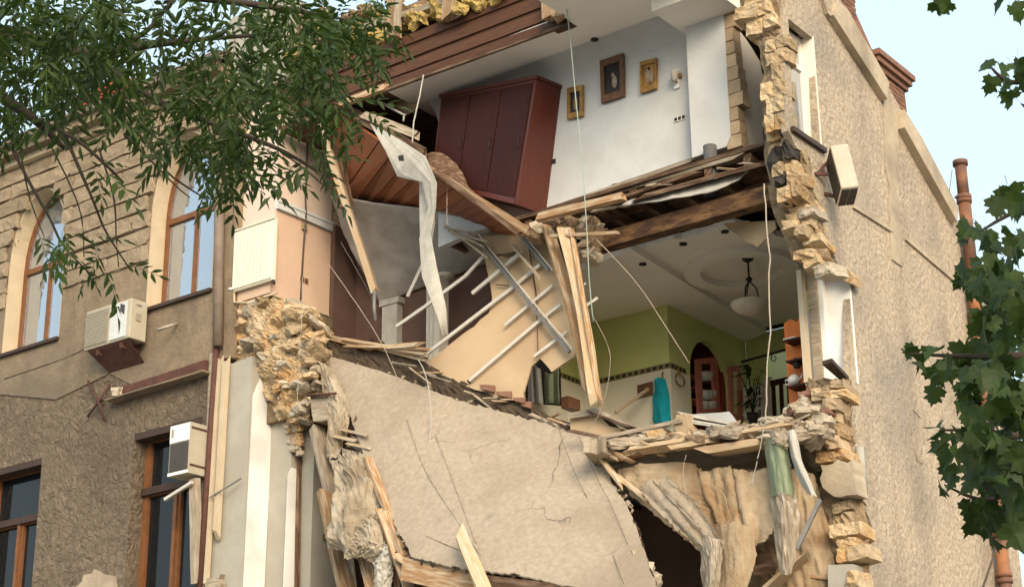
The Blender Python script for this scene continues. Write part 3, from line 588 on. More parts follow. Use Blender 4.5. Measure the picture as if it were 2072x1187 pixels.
# front faces of the torn edge: separate stones
masonry([(1508, -60), (1566, -60), (1568, 40), (1560, 80), (1532, 72), (1510, 42)], .2, .16, .36, .4, M['lime'], GW, y=-.08, jit=.05, seed=21, tilt=.06, kind='block')
masonry([(1549, 75), (1583, 70), (1589, 256), (1552, 262)], .2, .13, .20, .3, M['lime'], GW, y=-.035, jit=.012, seed=22, tilt=.02, kind='block')
masonry([(1556, 266), (1586, 264), (1610, 322), (1620, 400), (1590, 402), (1558, 368)], .16, .12, .24, .35, M['lime'], GW, y=.12, jit=.04, seed=23, tilt=.06, kind='block')
masonry([(1582, 400), (1626, 385), (1640, 455), (1660, 515), (1670, 548), (1645, 545), (1616, 512), (1586, 440)], .14, .12, .3, .4, M['lime'], GW, y=.3, jit=.06, seed=24, tilt=.09, kind='block', m2=M['pale_stone'], p2=.3)
masonry([(1652, 776), (1700, 772), (1702, 850), (1708, 922), (1668, 935), (1626, 902), (1645, 835)], .14, .12, .28, .4, M['lime'], GW, y=.55, jit=.05, seed=25, tilt=.07, kind='block', m2=M['brickbuff'], p2=.4)
masonry([(1682, 1005), (1724, 1010), (1736, 1060), (1736, 1250), (1728, 1250), (1724, 1150), (1694, 1132), (1680, 1080)], .16, .12, .28, .4, M['lime'], GW, y=.55, jit=.05, seed=26, tilt=.07, kind='block', m2=M['brickbuff'], p2=.3)
for sd, rws in enumerate(([[(1502, -50, -.02), (1540, -50, -.05), (1580, -50, .0)], [(1505, 40, .0), (1540, 45, -.05), (1578, 45, .0)], [(1540, 95, .05), (1560, 90, .0), (1583, 85, .05)], [(1546, 180, .08), (1566, 178, .03), (1588, 175, .06)], [(1550, 262, .1), (1572, 262, .05), (1596, 262, .08)]],
      [[(1550, 258, .25), (1575, 262, .2), (1606, 268, .2)], [(1552, 320, .3), (1590, 320, .26), (1632, 325, .28)], [(1560, 385, .35), (1600, 390, .3), (1642, 390, .35)], [(1575, 440, .5), (1620, 440, .42), (1658, 445, .45)], [(1608, 515, .6), (1645, 515, .5), (1682, 520, .6)], [(1640, 560, .8), (1665, 562, .7), (1694, 562, .75)]],
      [[(1640, 765, .75), (1680, 768, .68), (1722, 770, .75)], [(1630, 830, .75), (1675, 835, .66), (1722, 840, .75)], [(1612, 900, .75), (1670, 905, .66), (1728, 905, .8)], [(1660, 950, .8), (1695, 950, .7), (1736, 950, .85)]],
      [[(1664, 985, .75), (1700, 990, .68), (1742, 1000, .8)], [(1668, 1080, .75), (1710, 1080, .66), (1758, 1075, .8)], [(1686, 1150, .75), (1720, 1150, .68), (1758, 1150, .8)], [(1690, 1260, .75), (1720, 1260, .68), (1758, 1260, .8)]])):
    sheet('rubble_core', [[(a, b, c_+.05) for a, b, c_ in r_] for r_ in rws], M['joint'], GW, 40, 26, .12, .045, 3.2, rag=.03, seed=80+sd, smooth=False)
for i, (px, py, s) in enumerate(((1578, 330, .34), (1588, 360, .3), (1603, 310, .26), (1600, 400, .22))):
    piece('hole_shade_lump', 'rubble', un(px, py, y=.22 if i != 3 else .3), (s*.55, .3, s), M['black'], GW)  # black lumps stand in for the shade inside a hole
box('core', (-.46, .95, 4), (-.11, 1.6, 8.1), M['mortar'], GW); box('core', (-.40, .75, 9.9), (-.11, 1.2, 11.0), M['mortar'], GW); box('core', (-.30, .30, 10.9), (-.11, .9, 11.3), M['mortar'], GW)
box('inner_wall', (-.5, 1.62, 0), (-.103, 6.0, 11.2), M['whitewash'], GW)
prism('plaster_block', U(jag([(1660, 940), (1725, 930), (1735, 1000), (1700, 1005), (1664, 985)], 12, 3, seed=4), y=.5), (0, .3, 0), M['gable2'], GW)
prism('plaster_block', U([(1675, 1142), (1726, 1140), (1727, 1260), (1676, 1260)], y=.5), (0, .3, 0), M['whitewash'], GW)
tube('torn_drain', U([(1738, 905), (1742, 960), (1746, 1000)], y=1.12), .07, M['whitewash'], GW)
# upper side window
p0, p1 = un(1605, 264, x=0), un(1658, 296, x=0)
yl, yr, zb = .12, un(1645, 78, x=0).y, 11.39; zt = 13.05
wn = holed('window', [V(-.17, yl, zb), V(-.17, yr, zb), V(-.17, yr, zt), V(-.17, yl, zt)], [[V(-.17, yl+.07, zb+.07), V(-.17, yr-.07, zb+.07), V(-.17, yr-.07, zt-.5), V(-.17, yl+.07, zt-.5)], [V(-.17, yl+.07, zt-.43), V(-.17, yr-.07, zt-.43), V(-.17, yr-.07, zt-.07), V(-.17, yl+.07, zt-.07)]], (-.07, 0, 0), M['cream2'], GW)
for a, b in ((zb+.072, zt-.502), (zt-.428, zt-.072)): prism('pane', [V(-.20, yl+.072, a), V(-.20, yr-.072, a), V(-.20, yr-.072, b), V(-.20, yl+.072, b)], (-.006, 0, 0), M['glass'], wn)
prism('reveal', [V(-.168, yr-.02, zb), V(.012, yr-.02, zb), V(.012, yr-.02, zt), V(-.168, yr-.02, zt)], (0, .018, 0), M['cream2'], wn)
box('sill', (-.17, 0.02, zb-.07), (.06, yr+.04, zb-.003), M['windark'], wn)
box('blind', (-.32, yl+.02, zb), (-.30, yr-.05, zt-.1), M['acgrille'], wn)
# lower side window: only its far jamb is left
wn = box('window', (-.52, 1.18, 8.27), (-.40, 1.30, 9.75), M['woodgrey'], GW)
prism('jamb', [V(-.38, 1.352, 8.24), V(.012, 1.352, 8.24), V(.012, 1.352, 9.72), V(-.38, 1.352, 9.72)], (0, .03, 0), M['white'], wn)
box('jamb_inner', (-.40, 1.24, 8.26), (-.335, 1.35, 9.74), M['white'], wn); box('frame_stile', (-.60, 1.05, 8.3), (-.53, 1.15, 9.85), M['cream'], wn)
prism('sill', U([(1664, 738), (1684, 732), (1718, 768), (1708, 776)], z=8.24), (0, 0, .05), M['windark'], wn)
prism('lintel_stone', U(jag([(1672, 548), (1700, 535), (1722, 555), (1720, 572), (1700, 560)], 9, 2, seed=2), y=1.2), (0, .3, 0), M['lime'], wn)
# rain pipe on the gable's far end
DP = thing('drain_pipe', 'rusty brown sectional drain pipe standing up the far end of the side wall', 'pipe', un(2015, 1187, x=.16))
yp = 5.21; zq = lambda py: un(1925 + (py-330)*90/857., py, y=yp).z
cx_ = .14
def seg(a, b, rr, m): return tube('pipe_section', [V(cx_, yp, zq(a)), V(cx_, yp, zq(b))], rr, m, DP, 14)
seg(332, 405, .088, M['pipe']); seg(405, 560, .095, M['pipe']); seg(560, 655, .10, M['pipe']); seg(655, 900, .092, M['pipe']); seg(900, 1085, .1, M['pipe']); seg(1085, 1400, .092, M['pipe'])
for py in (336, 405, 412, 560, 640, 655, 810, 905, 985, 1085, 1165, 1178): tube('collar', [V(cx_, yp, zq(py-5)), V(cx_, yp, zq(py+4))], .115, M['pipe'], DP, 14)
for py in (400, 655, 985): box('bracket', (0, yp-.02, zq(py)-.015), (cx_, yp+.02, zq(py)+.015), M['rust'], DP)
tube('stay_wire', [V(cx_-.1, yp-.1, zq(350)), V(.02, yp-.25, zq(400))], .008, M['greysteel'], DP, 4)
# ------------------------------------------------------------------ attic room
AR = thing('attic_room', 'torn open top floor room with cool white walls and a bare partition end of bricks', 'room', (-5, 1, 11.8))
yw, zc, zf = 1.0, 14.1, 11.84
wall_px = jag([(1470, 302), (1380, 330), (1280, 362), (1180, 397), (1090, 428), (960, 468)], 16, 2, (5,), seed=7)
wp = [V(p.x, yw, p.z) for p in U([q for q in wall_px], y=yw)]
prism('back_wall', wp + [V(-6.75, yw, 11.7), V(-6.75, yw, zc-.003), V(-1.35, yw, zc-.003)], (0, .12, 0), M['bluewhite'], AR)
box('ceiling', (-7.0, -.02, zc), (-3.0, 1.3, zc+.12), M['ceil'], AR); box('ceiling', (-2.998, -.02, zc), (-1.0, 1.3, zc+.12), M['ceil'], AR); box('ceiling', (-3.42, -1.3, zc+.001), (-1.0, -.021, zc+.12), M['ceil'], AR); box('ceiling', (-9.42, .1, zc+.05), (-7.002, 5, zc+.15), M['wooddark'], AR)  # left part in dark wood, colouring in the corner's shade
box('shade_recess_wall', (-9.4, 3.6, 11.5), (-6.4, 3.7, zc), M['brownroom'], AR); box('shade_recess_wall', (-6.75, 1.121, 11.8), (-6.65, 3.6, zc), M['brownroom'], AR)  # recess added with dark walls, the corner's shade put into their colour
# plaster cove between wall and ceiling
vs, fs = [], []
for i, x in enumerate((-6.75, -1.95)):
    for k in range(7):
        a = math.pi/2*k/6; vs.append(V(x, yw-.003-.32*(1-math.cos(a)), zc-.003-.32*(1-math.sin(a))))
for k in range(6): fs.append((k, k+1, 8+k, 7+k))
raw('cove', vs, fs, M['bluewhite'], AR, True)
box('soffit', (-2.05, .05, 13.80), (-1.05, .998, zc-.002), M['ceil'], AR)
# pale pier in front of the back wall, torn to its bricks on the right
pp = U([(1401, 318), (1475, 294)], y=.75); xl, xr = -1.93, -1.30
prism('pier', [V(xl, .75, 11.76), V(xr-.08, .75, 11.77), V(xr, .75, 11.9), V(xr, .75, 13.798), V(xl, .75, 13.798)], (0, .24, 0), M['bluewhite'], AR)
rb = random.Random(8); z = 11.72
while z < 14.3:
    wd = rb.uniform(.1, .2); piece('brick', 'brick', V(xr+.02+wd/2-.04, .86, z+.1), (wd+.1, .2, .19), M['brickbuff'], AR, rot=(0, 0, rb.uniform(-.05, .05))); z += .205
prism('side_partition', U(jag([(1496, 62), (1496, 322), (1546, 352), (1546, 175), (1538, 125), (1520, 95)], 14, 1.2, (0, 1), 5), x=-1.22), (-.05, 0, 0), M['cream2'], AR)
tube('corner_bead', U([(1545, 170), (1548, 260), (1546, 350)], x=-1.2), .016, M['greysteel'], AR, 5)
box('floor_layer', (-5.6, yw+.13, zf-.25), (-1.25, 5.8, zf-.15), M['wooddark'], AR); box('floor_layer', (-9.3, 2.13, zf-.25), (-5.602, 5.8, zf-.15), M['wooddark'], AR)
box('rear_wall', (-9.4, 5.81, 11), (-.5, 5.95, 11.55), M['whitewash'], AR)  # unseen back wall, added to block light from behind
beam('skirting_edge', un(1100, 428, y=.93), un(1395, 326, y=.93), .05, .06, M['woodgrey'], AR, splinter=.1)
sw = box('socket', (-2.36, .985, 12.95), (-2.16, .999, 13.03), M['white'], AR)
for k in range(3): box('socket_hole', (-2.345+k*.065, .98, 12.965), (-2.30+k*.065, .984, 13.015), M['black'], sw)
pq = un(1376, 240, y=yw)
for o in (sw,): o.location.z = pq.z - 11.8; o.location.x = pq.x + 5
sw2 = box('socket', (-5.0, .985, 12.3), (-4.86, .999, 12.37), M['black'], AR); pq = un(1117, 328, y=yw); sw2.location = V(pq.x+5, -.008, pq.z-11.8)
sp = un(1203, 79, z=zc); lathe('spot_lamp', [(.05, 0), (.06, -.02), (.03, -.03)], V(sp.x, sp.y, zc-.001), M['black'], AR, 12)
# floor structure showing below the attic wall
FL = thing('attic_floor', 'torn attic floor edge of boards and charred joists under the white wall', 'floor', (-3, 1, 11.4))
box('boarding', (-5.0, .55, 11.52), (-.6, 5.7, 11.58), M['wooddark'], FL)
for i in range(7): beam('joist', V(-4.7+i*.62, .6, 11.4), V(-4.7+i*.62, 5, 11.4), .11, .2, M['wooddark'], FL)
beam('charred_beam', un(1190, 500, y=.9), un(1588, 388, y=.5), .2, .24, M['burnt'], FL, splinter=.08)
beam('floor_board', un(1110, 432, y=.75), un(1500, 318, y=.65), .2, .05, M['woodgrey'], FL, splinter=.15, roll=.2)
beam('floor_board', un(1120, 452, y=.7), un(1420, 352, y=.62), .22, .05, M['wooddark'], FL, splinter=.15)
beam('floor_board', un(1088, 441, y=.35), un(1266, 397, y=.3), .12, .10, M['wood'], FL, splinter=.06)
beam('floor_board', un(1290, 400, y=.5), un(1545, 330, y=.45), .3, .05, M['wooddark'], FL, splinter=.2, roll=.5)
beam('floor_board', un(1380, 440, y=.85), un(1560, 372, y=.8), .16, .07, M['wooddark'], FL, splinter=.2)
sheet('curled_lining', [[(1268, 408, .55), (1350, 388, .5), (1440, 366, .5), (1516, 344, .5)], [(1255, 418, .5), (1350, 405, .4), (1440, 388, .4), (1500, 364, .45)]], M['lace'], FL, 24, 4, .012, .012, 3, rag=.03)
tube('vent_pipe', [un(1436, 296, y=.70), un(1440, 345, y=.70), un(1439, 398, y=.70)], [.095, .095, .095], M['sewer'], FL, 14)
lathe('vent_rim', [(.10, 0), (.108, .0), (.108, .08), (.10, .08)], un(1439, 398, y=.70), M['sewer'], FL, 14)
# hanging attic floor seen from underneath, board by board
HF = thing('hanging_floor', 'sagging red brown plank floor hanging under the wardrobe, seen from below', 'floor', (-7, 1, 11.4))
Lr = spline(UY([(654, 252, .55), (690, 400, 1.2), (760, 432, 1.5), (850, 446, 1.6), (930, 462, 1.55), (1004, 474, 1.3)]), 60)
Rr = spline(UY([(676, 220, .15), (770, 285, .12), (860, 340, .1), (950, 395, .15), (1010, 435, .25), (1062, 472, .4)]), 60)
rr = random.Random(2); n = 15
for i in range(n):
    a, b = i*60//n, (i+1)*60//n
    p, q, s_, t_ = Lr[a], Rr[a], Rr[b], Lr[b]
    e = (s_-q)*.05; nn = (q-p).cross(t_-p).normalized(); nn = nn if nn.z < 0 else -nn
    o_ = nn*rr.uniform(0, .02); ov = (p-q).normalized()*rr.uniform(0, .18)
    prism('plank', [p+o_+ov, q+o_, s_-e+o_, t_-e+o_+ov], -nn*.05, M['woodred'], HF)
beam('edge_joist', un(860, 336, y=.02), un(1072, 470, y=.3), .07, .11, M['wood'], HF, splinter=.05)
beam('edge_joist', un(880, 346, y=-.06), un(1050, 472, y=.2), .05, .08, M['wooddark'], HF, splinter=.05)
beam('edge_joist', un(672, 205, y=.2), un(860, 312, y=.1), .12, .17, M['wooddark'], HF, splinter=.1)
beam('edge_joist', un(735, 232, y=.1), un(850, 276, y=.15), .1, .13, M['woodgrey'], HF, splinter=.1)
sheet('torn_lino', [[(862, 312, .35), (900, 312, .4), (930, 345, .4)], [(870, 340, .2), (910, 350, .25), (950, 385, .3)], [(900, 365, .2), (950, 395, .2), (985, 418, .3)]], M['wooddark'], HF, 16, 16, .01, .03, 3, rag=.05)
# wardrobe, tipped on the sagging floor
WD = thing('wardrobe', 'tall mahogany wardrobe tipped sideways on the sagging attic floor', 'wardrobe', un(1000, 430, y=.6))
fy = .52
fr = [un(893, 198, y=fy+.06), un(1086, 160, y=fy), un(1045, 414, y=fy-.08), un(872, 372, y=fy)]
dv = V(.12, .56, -.02)
A, B, C_, D = fr
bt = un(1090, 436, x=C_.x+.05) - C_; bt = V(.03, .56, -.06)
prism('carcass', fr, dv, M['cabinet'], WD)
# dark doors standing proud of the carcass, with a seam and handles
def bil(u, v): return A.lerp(B, u).lerp(D.lerp(C_, u), v)
for u0, u1 in ((.02, .325), (.335, .655), (.665, .97)):
    prism('door', [bil(u0, .03), bil(u1, .03), bil(u1, .95), bil(u0, .95)], (0, -.02, 0), M['cabdark'], WD)
    um = u1-.04; h0 = bil(um, .48)+V(0, -.025, 0)
    tube('handle', [h0, h0+V(0, -.03, -.02), h0+V(0, -.03, -.16), h0+V(0, 0, -.18)], .008, M['black'], WD, 5)
prism('cornice', [A+V(-.03, -.02, .0), B+V(.02, -.02, .0), B+V(.02, -.02, .06), A+V(-.03, -.02, .06)], dv+V(0, .03, 0), M['cabinet'], WD)
prism('plinth', [bil(.02, .955)+V(0, -.005, 0), bil(.98, .955)+V(0, -.005, 0), bil(.98, 1.0)+V(0, -.005, 0), bil(.02, 1.0)+V(0, -.005, 0)], (0, -.012, 0), M['cabinet'], WD)
# icons
def picture(label, px, frame_m, pic_m, fig, fw, cat='picture', inner=None):
    P = U(px, y=.985); t = thing('framed_picture', label, cat, sum(P, Vector())/4, 'pictures on the attic wall')
    c = sum(P, Vector())/4; I = [c+(p-c)*(1-fw) for p in P]
    holed('frame', P, [I], (0, -.05, 0), frame_m, t)
    prism('canvas', [c+(p-c)*(1-fw-.005) for p in I][:0] or I, (0, -.02, 0), pic_m, t)
    wv = (P[1]-P[0])*(1-fw); hv = (P[0]-P[3])*(1-fw)
    for (u, v, a, b, mm) in fig:
        ctr = c + wv*u + hv*v; pts = [ctr + wv*(a*math.cos(k*math.pi/7)) + hv*(b*math.sin(k*math.pi/7)) + V(0, -.0225, 0) for k in range(14)]
        prism('painted_shape', pts, (0, -.004, 0), mm, t)
    return t
picture('large dark picture in a carved brown frame, middle one of three on the white wall', [(1217, 126), (1264, 110), (1266, 196), (1220, 211)], M['picframe'], M['picdark'], [(.1, -.12, .16, .22, M['picpale']), (.02, .12, .09, .08, M['picpale'])], .32)
picture('small gilt picture near the right end of the white attic wall', [(1298, 128), (1331, 119), (1331, 181), (1299, 191)], M['gold'], M['gold'], [(-.1, .02, .2, .3, M['picpale']), (.22, -.05, .14, .26, M['picpale']), (0, .3, .1, .08, M['picdark'])], .26)
picture('small gilt picture closest to the wardrobe, behind the hanging cord', [(1151, 181), (1182, 174), (1182, 236), (1151, 243)], M['gold'], M['picdark'], [(0, -.05, .2, .34, M['gold'])], .34)
sc = thing('wall_lamp', 'small white wall lamp to the right of the pictures', 'lamp', un(1370, 165, y=.98))
a_ = un(1368, 160, y=.97)
box('back_plate', a_-V(.045, .0, .15), a_+V(.045, .025, .15), M['white'], sc); lathe('shade', [(.03, -.06), (.05, 0), (.055, .1), (.03, .12)], a_+V(.02, -.08, -.02), M['lace'], sc, 12); box('arm', a_+V(.0, -.09, -.07), a_+V(.03, .0, -.05), M['gold'], sc); box('switch', a_+V(.06, -.03, .0), a_+V(.09, .02, .06), M['gold'], sc)
# dark left part of the attic: fallen lining board and rod
FB = prism('fallen_ceiling_panel', UY([(768, 182, .5), (855, 152, .55), (842, 222, .6), (824, 232, .6), (782, 205, .5)]), (0, .03, .01), M['drywall']); tag(FB, 'tan ceiling panel dangling in the dark left corner of the attic', 'panel')
RO = thing('curtain_rail', 'pale bent curtain rail hanging in the dark corner of the attic', 'rail', un(790, 215, y=.3))
tube('rod', UY([(762, 213, .3), (763, 202, .3), (790, 218, .3), (820, 234, .32)]), .022, M['steel'], RO); tube('hook', UY([(818, 234, .32), (816, 246, .32)]), .016, M['steel'], RO)
# ------------------------------------------------------------------ torn roof edge
RE = thing('torn_roof_edge', 'torn roof edge with a deep brown beam, raw rafter ends and yellow glass wool', 'roof', (-6, 0, 14.2))
bp = jag([(690, 208), (780, 178), (960, 112), (1152, 44), (1140, -40), (1010, -6), (880, 48), (780, 88), (640, 140), (610, 215)], 40, 1, seed=2)
prism('beam_face', U(bp, y=0.0), (0, .2, 0), M['fascia'], RE)
for i, (a, b, c_, d) in enumerate(((640, 155, 1120, -35), (650, 178, 1130, -8), (665, 196, 1140, 18), (680, 212, 1150, 42))):
    beam('fascia_board', un(a, b, y=-.02), un(c_, d, y=-.02), .03, .165, M['fascia'], RE, splinter=.05, seed=i)
beam('bottom_board', un(688, 212, y=-.08), un(782, 176, y=-.08), .08, .1, M['wood'], RE, splinter=.04)
beam('bottom_board', un(780, 184, y=-.05), un(1150, 50, y=-.05), .05, .04, M['wooddark'], RE, splinter=.06)
for (a, b, c_, d, wd) in ((796, 78, 800, -40, .2), (912, 36, 912, -60, .24), (1114, 40, 1114, -70, .2), (1134, 38, 1134, -70, .2), (640, 120, 650, 20, .2), (780, -10, 815, 20, .12)):
    beam('rafter_end', un(a, b, y=-.16), un(c_, d, y=-.10), wd, .16, M['wood'], RE, splinter=.05, seed=a)
beam('lath', un(600, 95, y=-.15), un(700, 68, y=-.15), .07, .06, M['wood'], RE, splinter=.1); beam('lath', un(600, 108, y=-.2), un(690, 92, y=-.2), .12, .1, M['wood'], RE, splinter=.1)
beam('lath', un(720, 60, y=-.1), un(1010, -30, y=-.1), .06, .1, M['woodgrey'], RE, splinter=.1); beam('lath', un(803, 55, y=-.3), un(808, -40, y=-.3), .08, .08, M['woodgrey'], RE)
ri = random.Random(4)
for i in range(60):
    t_ = ri.random(); px = 590+t_*430+ri.gauss(0, 6); py = 112-(t_*430)*.285+ri.gauss(0, 13) - 6
    piece('glass_wool_tuft', 'rubble', un(px, py, y=-.02+ri.gauss(0, .07)), (ri.uniform(.14, .34), ri.uniform(.12, .22), ri.uniform(.1, .2)), M['insul'], RE, tilt=.5)
for i in range(40):
    t_ = ri.random(); px = 600+t_*420; py = 75-(t_*420)*.285+ri.gauss(0, 14)
    piece('clay_lump', 'rubble', un(px, py, y=.14+ri.gauss(0, .05)), (ri.uniform(.1, .3), .2, ri.uniform(.06, .14)), M['soil'], RE, tilt=.4)
box('added_roof_deck', (-9.6, .2, 14.8), (-.8, 2.2, 15.2), M['soil'], RE); box('added_roof_deck', (-9.6, .05, 15.2), (-1.0, 2.2, 15.5), M['soil'], RE)  # unseen deck and slopes, added to keep sky light out of the rooms
prism('added_roof_slope', [V(-9.6, 2.2, 15.4), V(-.45, 2.2, 14.2), V(-.45, 6, 11.6), V(-9.6, 6, 14.4)], (0, 0, .1), M['rooftile'], RE)
prism('added_roof_slope', [V(-9.6, .2, 15.5), V(-.45, .2, 14.9), V(-.45, 2.2, 13.9), V(-9.6, 2.2, 15.5)], (0, 0, .1), M['rooftile'], RE)
# ------------------------------------------------------------------ kitchen
KT = thing('kitchen', 'torn open kitchen with lime green walls above cream tiles and an arched recess', 'room', (-2.5, 4, 7.8))
kc, kx, ky, kf, kl, kfy = 11.0, -4.24, 3.6, 7.75, -5.84, 6.0
zb0, zb1 = 9.86, 9.95
cp = jag([(1140, 548), (1190, 530), (1330, 494), (1470, 458), (1560, 468), (1612, 492)], 15, 2.5, (5,), seed=4)
cpts = [V(p.x, p.y, kc) for p in U(cp, z=kc)]
prism('ceiling', cpts + [V(-.5, kfy, kc), V(kl-.1, kfy, kc)], (0, 0, .1), M['ceil'], KT)
# dropped ceiling field left of the ridge line
rp = [un(1278, 492, z=kc-.001), un(1512, 642, z=kc-.001)]
prism('ceiling_step', [V(rp[0].x, rp[0].y, kc-.003), V(rp[1].x, rp[1].y+.6, kc-.003), V(kx+.01, kfy-.01, kc-.003), V(kx+.01, ky-.01, kc-.003), V(kl+.01, ky-.01, kc-.003), V(kl+.01, 1.75, kc-.003)], (0, 0, -.10), M['ceil'], KT)
mc = un(1500, 540, z=kc); ring = [V(mc.x+.95*math.cos(k*math.pi/16), mc.y+.95*math.sin(k*math.pi/16), kc-.002) for k in range(33)]
holed('ceiling_ring', [V(mc.x+.86*math.cos(-k*math.pi/16), mc.y+.86*math.sin(-k*math.pi/16), kc-.003) for k in range(32)], [[V(mc.x+.62*math.cos(k*math.pi/16), mc.y+.62*math.sin(k*math.pi/16), kc-.003) for k in range(32)]], (0, 0, -.09), M['ceil'], KT)
for px, py in ((1382, 492), (1467, 467), (1300, 520)):
    s_ = un(px, py, z=kc); lathe('spot_lamp', [(.055, 0), (.06, -.02), (.03, -.03)], V(s_.x, s_.y, kc-(.103 if px < 1320 else .003)), M['black'], KT, 10)
def wallpair(x0, x1, y, z0=kf):
    box('tiled_wall', (x0, y, z0), (x1, y+.12, zb0), M['tilecream'], KT); box('green_wall', (x0, y, zb1), (x1, y+.12, kc-.003), M['green'], KT)
    s_ = box('border_strip', (x0, y-.006, zb0+.001), (x1, y+.11, zb1-.001), M['border'], KT)
    x = x0+.03
    while x < x1-.06: box('border_tile', (x, y-.012, zb0+.016), (x+.065, y-.0065, zb1-.016), M['darktile'], s_); x += .115
wallpair(kl, kx, ky); wallpair(kx+.0, -3.85, kfy); wallpair(-3.40, -.5, kfy)
box('green_wall', (-3.849, kfy, 10.62), (-3.401, kfy+.12, kc-.004), M['green'], KT)
box('doorway_back', (-4.2, kfy+.6, kf), (-3.0, kfy+.7, 10.9), M['tilecream'], KT)
# left return, running forward
box('tiled_wall', (kl-.12, 1.9, kf), (kl, ky-.001, zb0), M['tilecream'], KT); box('green_wall', (kl-.12, 1.9, zb1), (kl, ky-.001, kc-.003), M['green'], KT)
s_ = box('border_strip', (kl-.11, 1.9, zb0+.001), (kl+.006, ky-.007, zb1-.001), M['border'], KT); y = 1.95
while y < ky-.1: box('border_tile', (kl+.0065, y, zb0+.016), (kl+.012, y+.065, zb1-.016), M['darktile'], s_); y += .115
# wall with the arched recess
ar = [(4.2, kf+.01)] + [(4.2, 9.95)] + [(4.8-.6*math.cos(k*math.pi/10), 9.98+.62*math.sin(k*math.pi/10)) for k in range(0, 11)] + [(5.4, kf+.01)]
def kw(z0, z1, m): pass
arp = [V(kx, a, b) for a, b in ar]
holed('arch_wall', [V(kx, ky+.121, kf), V(kx, kfy-.001, kf), V(kx, kfy-.001, kc-.004), V(kx, ky+.121, kc-.004)], [arp], (-.12, 0, 0), M['green'], KT)
box('tile_dado', (kx+.001, ky+.0, kf), (kx+.012, 4.16, zb0), M['tilecream'], KT); sx = box('border_strip', (kx+.001, ky+.0, zb0+.002), (kx+.014, 4.06, zb1), M['border'], KT)
for k in range(4): box('border_tile', (kx+.0145, ky+.04+k*.11, zb0+.016), (kx+.02, ky+.10+k*.11, zb1-.016), M['darktile'], sx)
box('recess_back', (kx-.9, 4.0, kf), (kx-.8, 5.6, 10.8), M['redpanel'], KT); box('recess_side', (kx-.8, 5.42, kf), (kx-.121, 5.5, 10.8), M['redpanel'], KT); box('recess_top', (kx-.8, 4.0, 10.65), (kx-.121, 5.41, 10.75), M['redpanel'], KT)
prism('floor_deck', [V(p.x, p.y, kf-.002) for p in U(jag([(1180, 885), (1260, 892), (1400, 880), (1520, 868), (1625, 850)], 12, 3, (4,), 9), z=kf)] + [V(-.5, 6.1, kf-.002), V(-5.9, 6.1, kf-.002)], (0, 0, -.2), M['pale_stone'], KT)  # pale material chosen to bounce light up to the ceiling
# strip of papered pier by the window, green over pale blue
A_, B_ = un(1624, 700, y=1.25), un(1660, 700, y=1.25)
zt_ = un(1640, 585, y=1.25).z; zm_ = un(1640, 628, y=1.25).z; zl_ = un(1645, 776, y=1.25).z
box('window_pier', (A_.x, 1.25, zm_), (B_.x, 1.5, zt_), M['green'], KT); box('window_pier', (A_.x, 1.25, zl_), (B_.x+.03, 1.5, zm_-.002), M['bluewhite'], KT)
for k in range(2): box('border_tile', (A_.x+.02+k*.13, 1.238, zm_-.05), (A_.x+.1+k*.13, 1.249, zm_+.02), M['darktile'], KT)
# hanging plaster corner of the kitchen ceiling
HC = prism('hanging_plaster', UY(jag([(1464, 452, 1.15), (1568, 446, .85), (1570, 462, .85), (1532, 500, 1.0), (1520, 492, 1.0)], 12, 2.5, (0,), 2)), (0, .05, .02), M['drywall']); tag(HC, 'triangular flap of tan ceiling plaster hanging over the kitchen lamp', 'plaster flap')
# pendant lamp
PL = thing('pendant_lamp', 'pendant lamp with a pale glass bowl hanging from the kitchen ceiling', 'lamp', un(1513, 522, z=kc))
lc = un(1513, 522, z=kc); lc.z = kc; ld = (lc-CAM).length
zb_ = un(1517, 617, y=lc.y).z
lathe('ceiling_rose', [(.09, 0), (.08, -.03), (.02, -.07)], lc+V(0, 0, -.002), M['black'], PL, 14)
tube('stem', [lc+V(0, 0, -.06), V(lc.x, lc.y, zb_+.38)], .014, M['black'], PL); lathe('knob', [(.02, 0), (.05, .03), (.05, .05), (.02, .08)], V(lc.x, lc.y, zb_+.36), M['black'], PL, 10)
for k in range(3):
    a = k*2.1+.4; tube('arm', [V(lc.x, lc.y, zb_+.38), V(lc.x+.10*math.cos(a), lc.y+.10*math.sin(a), zb_+.25), V(lc.x+.13*math.cos(a), lc.y+.13*math.sin(a), zb_+.05)], .012, M['black'], PL)
lathe('bowl', [(.01, -.17), (.1, -.155), (.2, -.11), (.275, -.04), (.3, .02), (.29, .03), (.26, -.03), (.1, -.14), (.01, -.15)], V(lc.x, lc.y, zb_), M['glassbowl'], PL, 24)
# towel and ring
TW = thing('towel', 'turquoise towel hanging on the cream tiled kitchen wall', 'towel', un(1341, 768, y=3.55))
sheet('cloth', [[(1328, 766, 3.52), (1338, 764, 3.5), (1347, 768, 3.52)], [(1325, 800, 3.5), (1342, 803, 3.44), (1352, 803, 3.5)], [(1326, 858, 3.5), (1342, 858, 3.43), (1358, 850, 3.5)]], M['towel'], TW, 16, 10, .012, .035, 5)
tube('hook', [V(un(1340, 752, y=3.58).x, 3.59, un(1340, 752, y=3.58).z), V(un(1340, 768, y=3.5).x, 3.5, un(1340, 768, y=3.5).z)], .014, M['gold'], TW)
TR = thing('towel_ring', 'empty brass towel ring on the cream tiles right of the towel', 'towel ring', un(1376, 770, y=3.58))
rc = un(1376, 768, x=kx+.06); tube('ring', [rc+V(.0, .13*math.cos(k*math.pi/8), .10*math.sin(k*math.pi/8)) for k in range(17)], .012, M['gold'], TR); tube('hook', [rc+V(-.04, 0, .2), rc+V(0, 0, .1)], .018, M['gold'], TR)
PB = thing('wall_plate', 'small brown plaque with a hole on the cream kitchen tiles', 'plaque', un(1305, 790, y=3.58))
